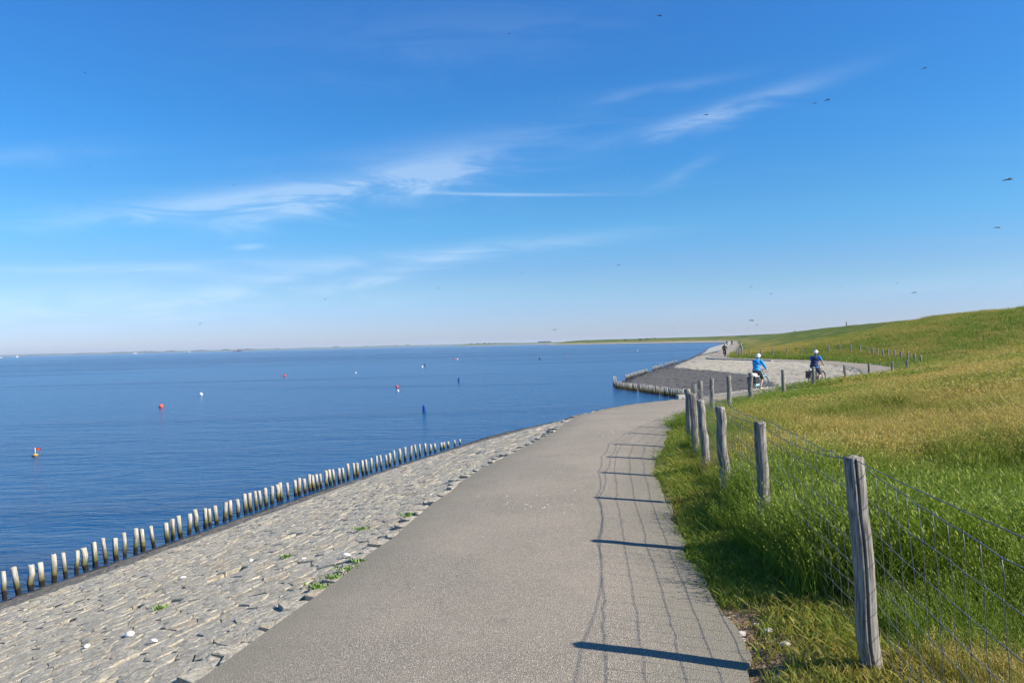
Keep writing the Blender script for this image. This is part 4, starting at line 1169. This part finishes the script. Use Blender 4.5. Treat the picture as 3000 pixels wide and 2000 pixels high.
ridge('far_dike_foot', ln, [(-4, SEA - .4), (9.9, -.3), (10.4, -.9)], FARS)
ln = [at_y(x, 1000, 6500 + 500 * math.sin(x / 300)).xy for x in range(-160, 1560, 26)]
ridge('far_coast', ln, [(-5, SEA - .4), (40, 1.5), (120, 7.0), (260, 9.0), (700, 4)], FARG)
lr = random.Random(9)
def wood(name, px, Y, wpx, hpx, label, cat='trees'):
    """clump of far-off trees: many leaf-mass facets on a few stems"""
    c = at_y(px, 1000, Y); wd = wpx * Y / F; ht = hpx * Y / F; m_ = MB(); base = 1.5 if Y > 4000 else 0
    n = int(26 + wpx * 3)
    for k in range(n):
        u = lr.uniform(-1, 1); prof = (1 - abs(u) ** 3) * (.65 + .35 * math.sin(k * 1.7)); z = base + ht * prof * lr.uniform(.35, 1)
        r = ht * lr.uniform(.12, .3); M3 = Matrix.Rotation(lr.uniform(0, 3), 3, 'Z')
        m_.ball((c.x + u * wd / 2, c.y + lr.uniform(-.15, .15) * wd, z), (r * 1.4, r, r * .8), 6, 4, M3)
    t = empty(name, (c.x, c.y, 0), label=label, cat=cat, group='far tree clumps')
    o = m_.build('crown', FART); child_keep(o, t)
    tk = MB()
    for k in range(5): tk.tube([(c.x + lr.uniform(-.4, .4) * wd, c.y, base - 2), (c.x + lr.uniform(-.4, .4) * wd, c.y, base + ht * .6)], ht * .03, 5)
    child_keep(tk.build('trunk', tint('bark', (.07, .055, .04), .9)), t)
for px, wp, hp in ((985, 26, 5.5), (1072, 11, 5.5), (1095, 22, 3.2), (1160, 18, 4.5), (1193, 17, 5.5), (1262, 8, 3.4), (812, 12, 3), (430, 70, 4.2), (500, 36, 4.6), (585, 40, 4.4), (660, 24, 4.8), (720, 60, 5), (350, 50, 3.6), (250, 60, 3), (160, 14, 3.4), (90, 60, 2.4)):
    wood('tree_clump', px, 6650, wp * 1.1, hp * .75 + .9, 'bluish clump of trees on the low far coast')
for px, wp, hp in ((1380, 6, 4), (1402, 11, 4.5), (1420, 7, 5), (1434, 10, 4), (1450, 3, 3.4)):
    wood('tree_clump', px, 2120, wp, hp + 1.2, 'small clump of trees on the end of the far dike')
def far_house(px, Y, wpx, hpx, wallm, roofm, label, z0):
    c = at_y(px, 1000, Y); wd, ht = wpx * Y / F, hpx * Y / F; dp = wd * .45
    b = empty('building', (c.x, Y, z0), 0, label=label, cat='building')
    MB().box((0, 0, ht * .25), (wd, dp, ht * .6)).build('wall', wallm, b, smooth=False)
    h0, h1, o_ = ht * .552, ht, wd * .02
    MB().add([(-wd / 2 - o_, -dp * .55, h0), (wd / 2 + o_, -dp * .55, h0), (wd / 2 + o_, dp * .55, h0), (-wd / 2 - o_, dp * .55, h0), (-wd / 2 - o_, 0, h1), (wd / 2 + o_, 0, h1)], [(0, 1, 5, 4), (2, 3, 4, 5), (0, 4, 3), (1, 2, 5), (3, 2, 1, 0)]).build('roof', roofm, b, smooth=False)
    for k in range(5): MB().box((wd * (-.4 + .2 * k), -dp * .5, ht * .3), (wd * .08, .08, ht * .18)).build('window', BLK, b, smooth=False)
far_house(1593, 2110, 33, 5.2, tint('barn_wall', (.10, .105, .12), .8), tint('barn_roof', (.09, .10, .13), .8), 'long low blue-grey barn behind the far dike', 1.2)
far_house(1613, 2115, 4, 5, tint('shed_wall', (.16, .15, .14), .8), tint('shed_roof', (.08, .06, .06), .8), 'small dark shed at the end of the long barn', 1.2)
far_house(1128, 6560, 7, 4.5, WHT, tint('grey_roof', (.3, .3, .3), .8), 'white house on the low far coast between tree clumps', 3)
far_house(1120, 6560, 4, 3.4, WHT, tint('red_roof', (.3, .12, .09), .8), 'small white house beside the larger one on the far coast', 3)
for k, (px, wp, hp) in enumerate(((1915, 26, 3.2), (1885, 10, 2.2), (1930, 6, 3.6), (1950, 12, 2.2), (1840, 8, 1.6))):
    c = at_y(px, 990, 965 - k * 3)
    t = empty('tree_clump', (c.x, c.y, 2), label='low dark bush showing over the long far dike', cat='bush', group='bushes behind the far dike'); m_ = MB()
    for q in range(22): m_.ball((c.x + lr.uniform(-.5, .5) * wp * .42, c.y + 24 + lr.uniform(-2, 2), 2.6 + lr.uniform(0, hp * .42)), (lr.uniform(.5, 1.1), 1, lr.uniform(.4, .8)), 6, 4)
    child_keep(m_.build('crown', FART), t)
    child_keep(MB().tube([(c.x, c.y + 24, .5), (c.x, c.y + 24, 3)], .2, 6).build('trunk', GRY), t)

# ---------------------------------------------------------------- small things on the slope and path
WEED = plain('weed_leaf', (.11, .20, .03), .6, 0, .5, 40)
def slope_pt(px, py):
    d = pix_dir(px, py); h = SB.ray_cast(EYE, d); return h[0]
for k, (px, py, sz) in enumerate(((842, 1632, .07), (977, 1692, .09), (930, 1719, .12), (474, 1783, .09), (1195, 1510, .1), (1268, 1486, .09), (1352, 1426, .09), (1062, 1550, .1), (1016, 1667, .1), (1049, 1646, .07))):
    p = slope_pt(px, py)
    if p is None: continue
    m_ = MB()
    for q in range(60):
        a = pr.uniform(0, 6.28); d = sz * .75 * pr.random(); l = pr.uniform(.012, .034); ta = pr.uniform(0, 6.28); c = Vector((d * math.cos(a) * 1.5, d * math.sin(a), 0)); e = c + Vector((math.cos(ta) * l * .6, math.sin(ta) * l * .6, l)); sdv = Vector((-math.sin(ta), math.cos(ta), 0)) * .007
        m_.add([c - sdv * .4, c + sdv * .4, (c + e) / 2 + sdv, e, (c + e) / 2 - sdv], [(0, 1, 2, 3, 4)])
    m_.ball((0, 0, .0), (sz * .5, sz * .35, .006), 8, 4)
    o = m_.build('weed', WEED, smooth=False, loc=p); tag(o, 'small green weed growing in a joint of the stone slope', 'weed', 'weeds in the stone slope')
SHELL = plain('shell_white', (.86, .85, .82), .5, 0, .05, 40)
for k, (px, py, sz) in enumerate(((380, 1862, .035), (735, 1646, .03), (536, 1695, .028), (451, 1881, .022), (255, 1896, .02), (1016, 1630, .03), (1374, 1403, .045), (890, 1640, .02))):
    p = slope_pt(px, py)
    if p is None: continue
    o = MB().lathe([(sz, 0), (sz * .95, sz * .2), (sz * .7, sz * .42), (sz * .35, sz * .55), (sz * .05, sz * .58)], 12).build('shell', SHELL, loc=p + Vector((0, 0, .012))); o.scale = (1.25, .85, 1); o.rotation_euler = (.25, -.1, pr.uniform(0, 6))
    tag(o, 'white sea shell lying on the pale stone slope', 'shell', 'shells on the stone slope')
fr_m = MB()
for (cx_, cy_, n, sx_, sy_) in ((1713, 1253, 46, .35, .4), (1575, 1478, 16, .25, .35), (1648, 1470, 6, .15, .2)):
    c = at_z(cx_, cy_, .03)
    for q in range(n):
        x, y = c.x + pr.gauss(0, sx_), c.y + pr.gauss(0, sy_); s_ = pr.uniform(.003, .009) if cy_ > 1300 else pr.uniform(.006, .014)
        i = min(range(NI), key=lambda j: abs(((Ll[j] + Rl[j]) / 2).y - y)); f_ = (x - Ll[i].x) / (Rl[i].x - Ll[i].x)
        z = Ll[i].z + -.006 + .018 * f_ + .035 * (1 - (2 * f_ - 1) ** 2)
        fr_m.ball((x, y, z + s_ * .2), (s_, s_ * pr.uniform(.5, 1), s_ * .5), 5, 3)
o = fr_m.build('shell_fragments', SHELL); tag(o, 'scattered white shell fragments crushed on the asphalt path', 'shell fragments', kind='stuff')
# loose stones on the bare verge by the first posts
for k, (px, py, sz) in enumerate(((2172, 1830, .03), (2248, 1838, .035), (2300, 1880, .03), (2175, 1845, .02), (2215, 1815, .022))):
    p = at_z(px, py, .04); g = gz(p.x, p.y)
    m_ = MB().ball((0, 0, 0), (sz, sz * .75, sz * .5), 8, 5)
    m_.v = [tuple(Vector(v) * (1 + .25 * noise.noise(Vector(v) * 60 + Vector((k, 0, 0))))) for v in m_.v]
    o = m_.build('pebble', CONC, smooth=False, loc=(p.x, p.y, g + sz * .3)); tag(o, 'pale loose pebble on the bare soil beside the path edge', 'pebble', 'pebbles on the verge')

# ---------------------------------------------------------------- insects in the air
INS = tint('insect_body', (.05, .045, .04), .5); WING = tint('insect_wing', (.20, .19, .18), .3)
for k, (x, y, s_) in enumerate(((1516, 37, 1.0), (1170, 78, .6), (2124, 157, .8), (195, 167, .5), (1275, 229, .5), (1622, 264, .9), (1871, 238, .9), (1901, 230, 1.0), (2316, 413, 1.7), (2291, 523, 1.1), (1421, 609, .6), (1199, 626, .5), (1006, 661, .5), (747, 687, .5), (1725, 658, .6), (1771, 675, .5), (2060, 650, .5), (2100, 672, .8), (1726, 736, 1.0), (1739, 746, .5), (1274, 757, .8), (460, 743, .5), (537, 425, .4), (207, 382, .4), (1433, 388, .4), (1545, 752, .4), (1930, 660, .4))):
    D = pr.uniform(2.6, 5.0); p = EYE + pix_dir(x * 1.27551, y * 1.27551) * D; L = 8.5 * s_ * D / F
    t = empty('flying_insect', p, pr.uniform(-.6, .6), label='tiny dark insect in flight against the sky', cat='insect', group='insects in the air')
    t.rotation_euler = (pr.uniform(-.2, .2), pr.uniform(-.35, .15), pr.uniform(-.5, .5))
    MB().tube([(-L, 0, 0), (-L * .3, 0, L * .06), (L * .4, 0, L * .05), (L * .75, 0, 0)], [L * .05, L * .10, L * .13, L * .09], 6).build('body', INS, t)
    for sg in (-1, 1): MB().add([(L * .2, 0, L * .1), (L * .35, sg * L * .5, L * .2), (-L * .1, sg * L * .55, L * .22), (-L * .15, 0, L * .1)], [(0, 1, 2, 3)]).build('wing', WING, t, smooth=False)

# ---------------------------------------------------------------- haze: thin sea air round everything
hz = MB().box((0, 6000, 12.5), (31000, 19000, 36)).build('haze', CONC, smooth=False)
hm, t, b_ = mat('sea_air'); t.n.remove(b_)
pv_ = t.add('ShaderNodeVolumePrincipled'); pv_.inputs['Color'].default_value = (.80, .89, 1.0, 1); pv_.inputs['Density'].default_value = 1.0e-4; pv_.inputs['Anisotropy'].default_value = .1
t.l.new(pv_.outputs[0], t.n['Material Output'].inputs['Volume'])
hz.data.materials.clear(); hz.data.materials.append(hm); tag(hz, 'thin pale blue sea haze over the water', 'haze', kind='stuff')
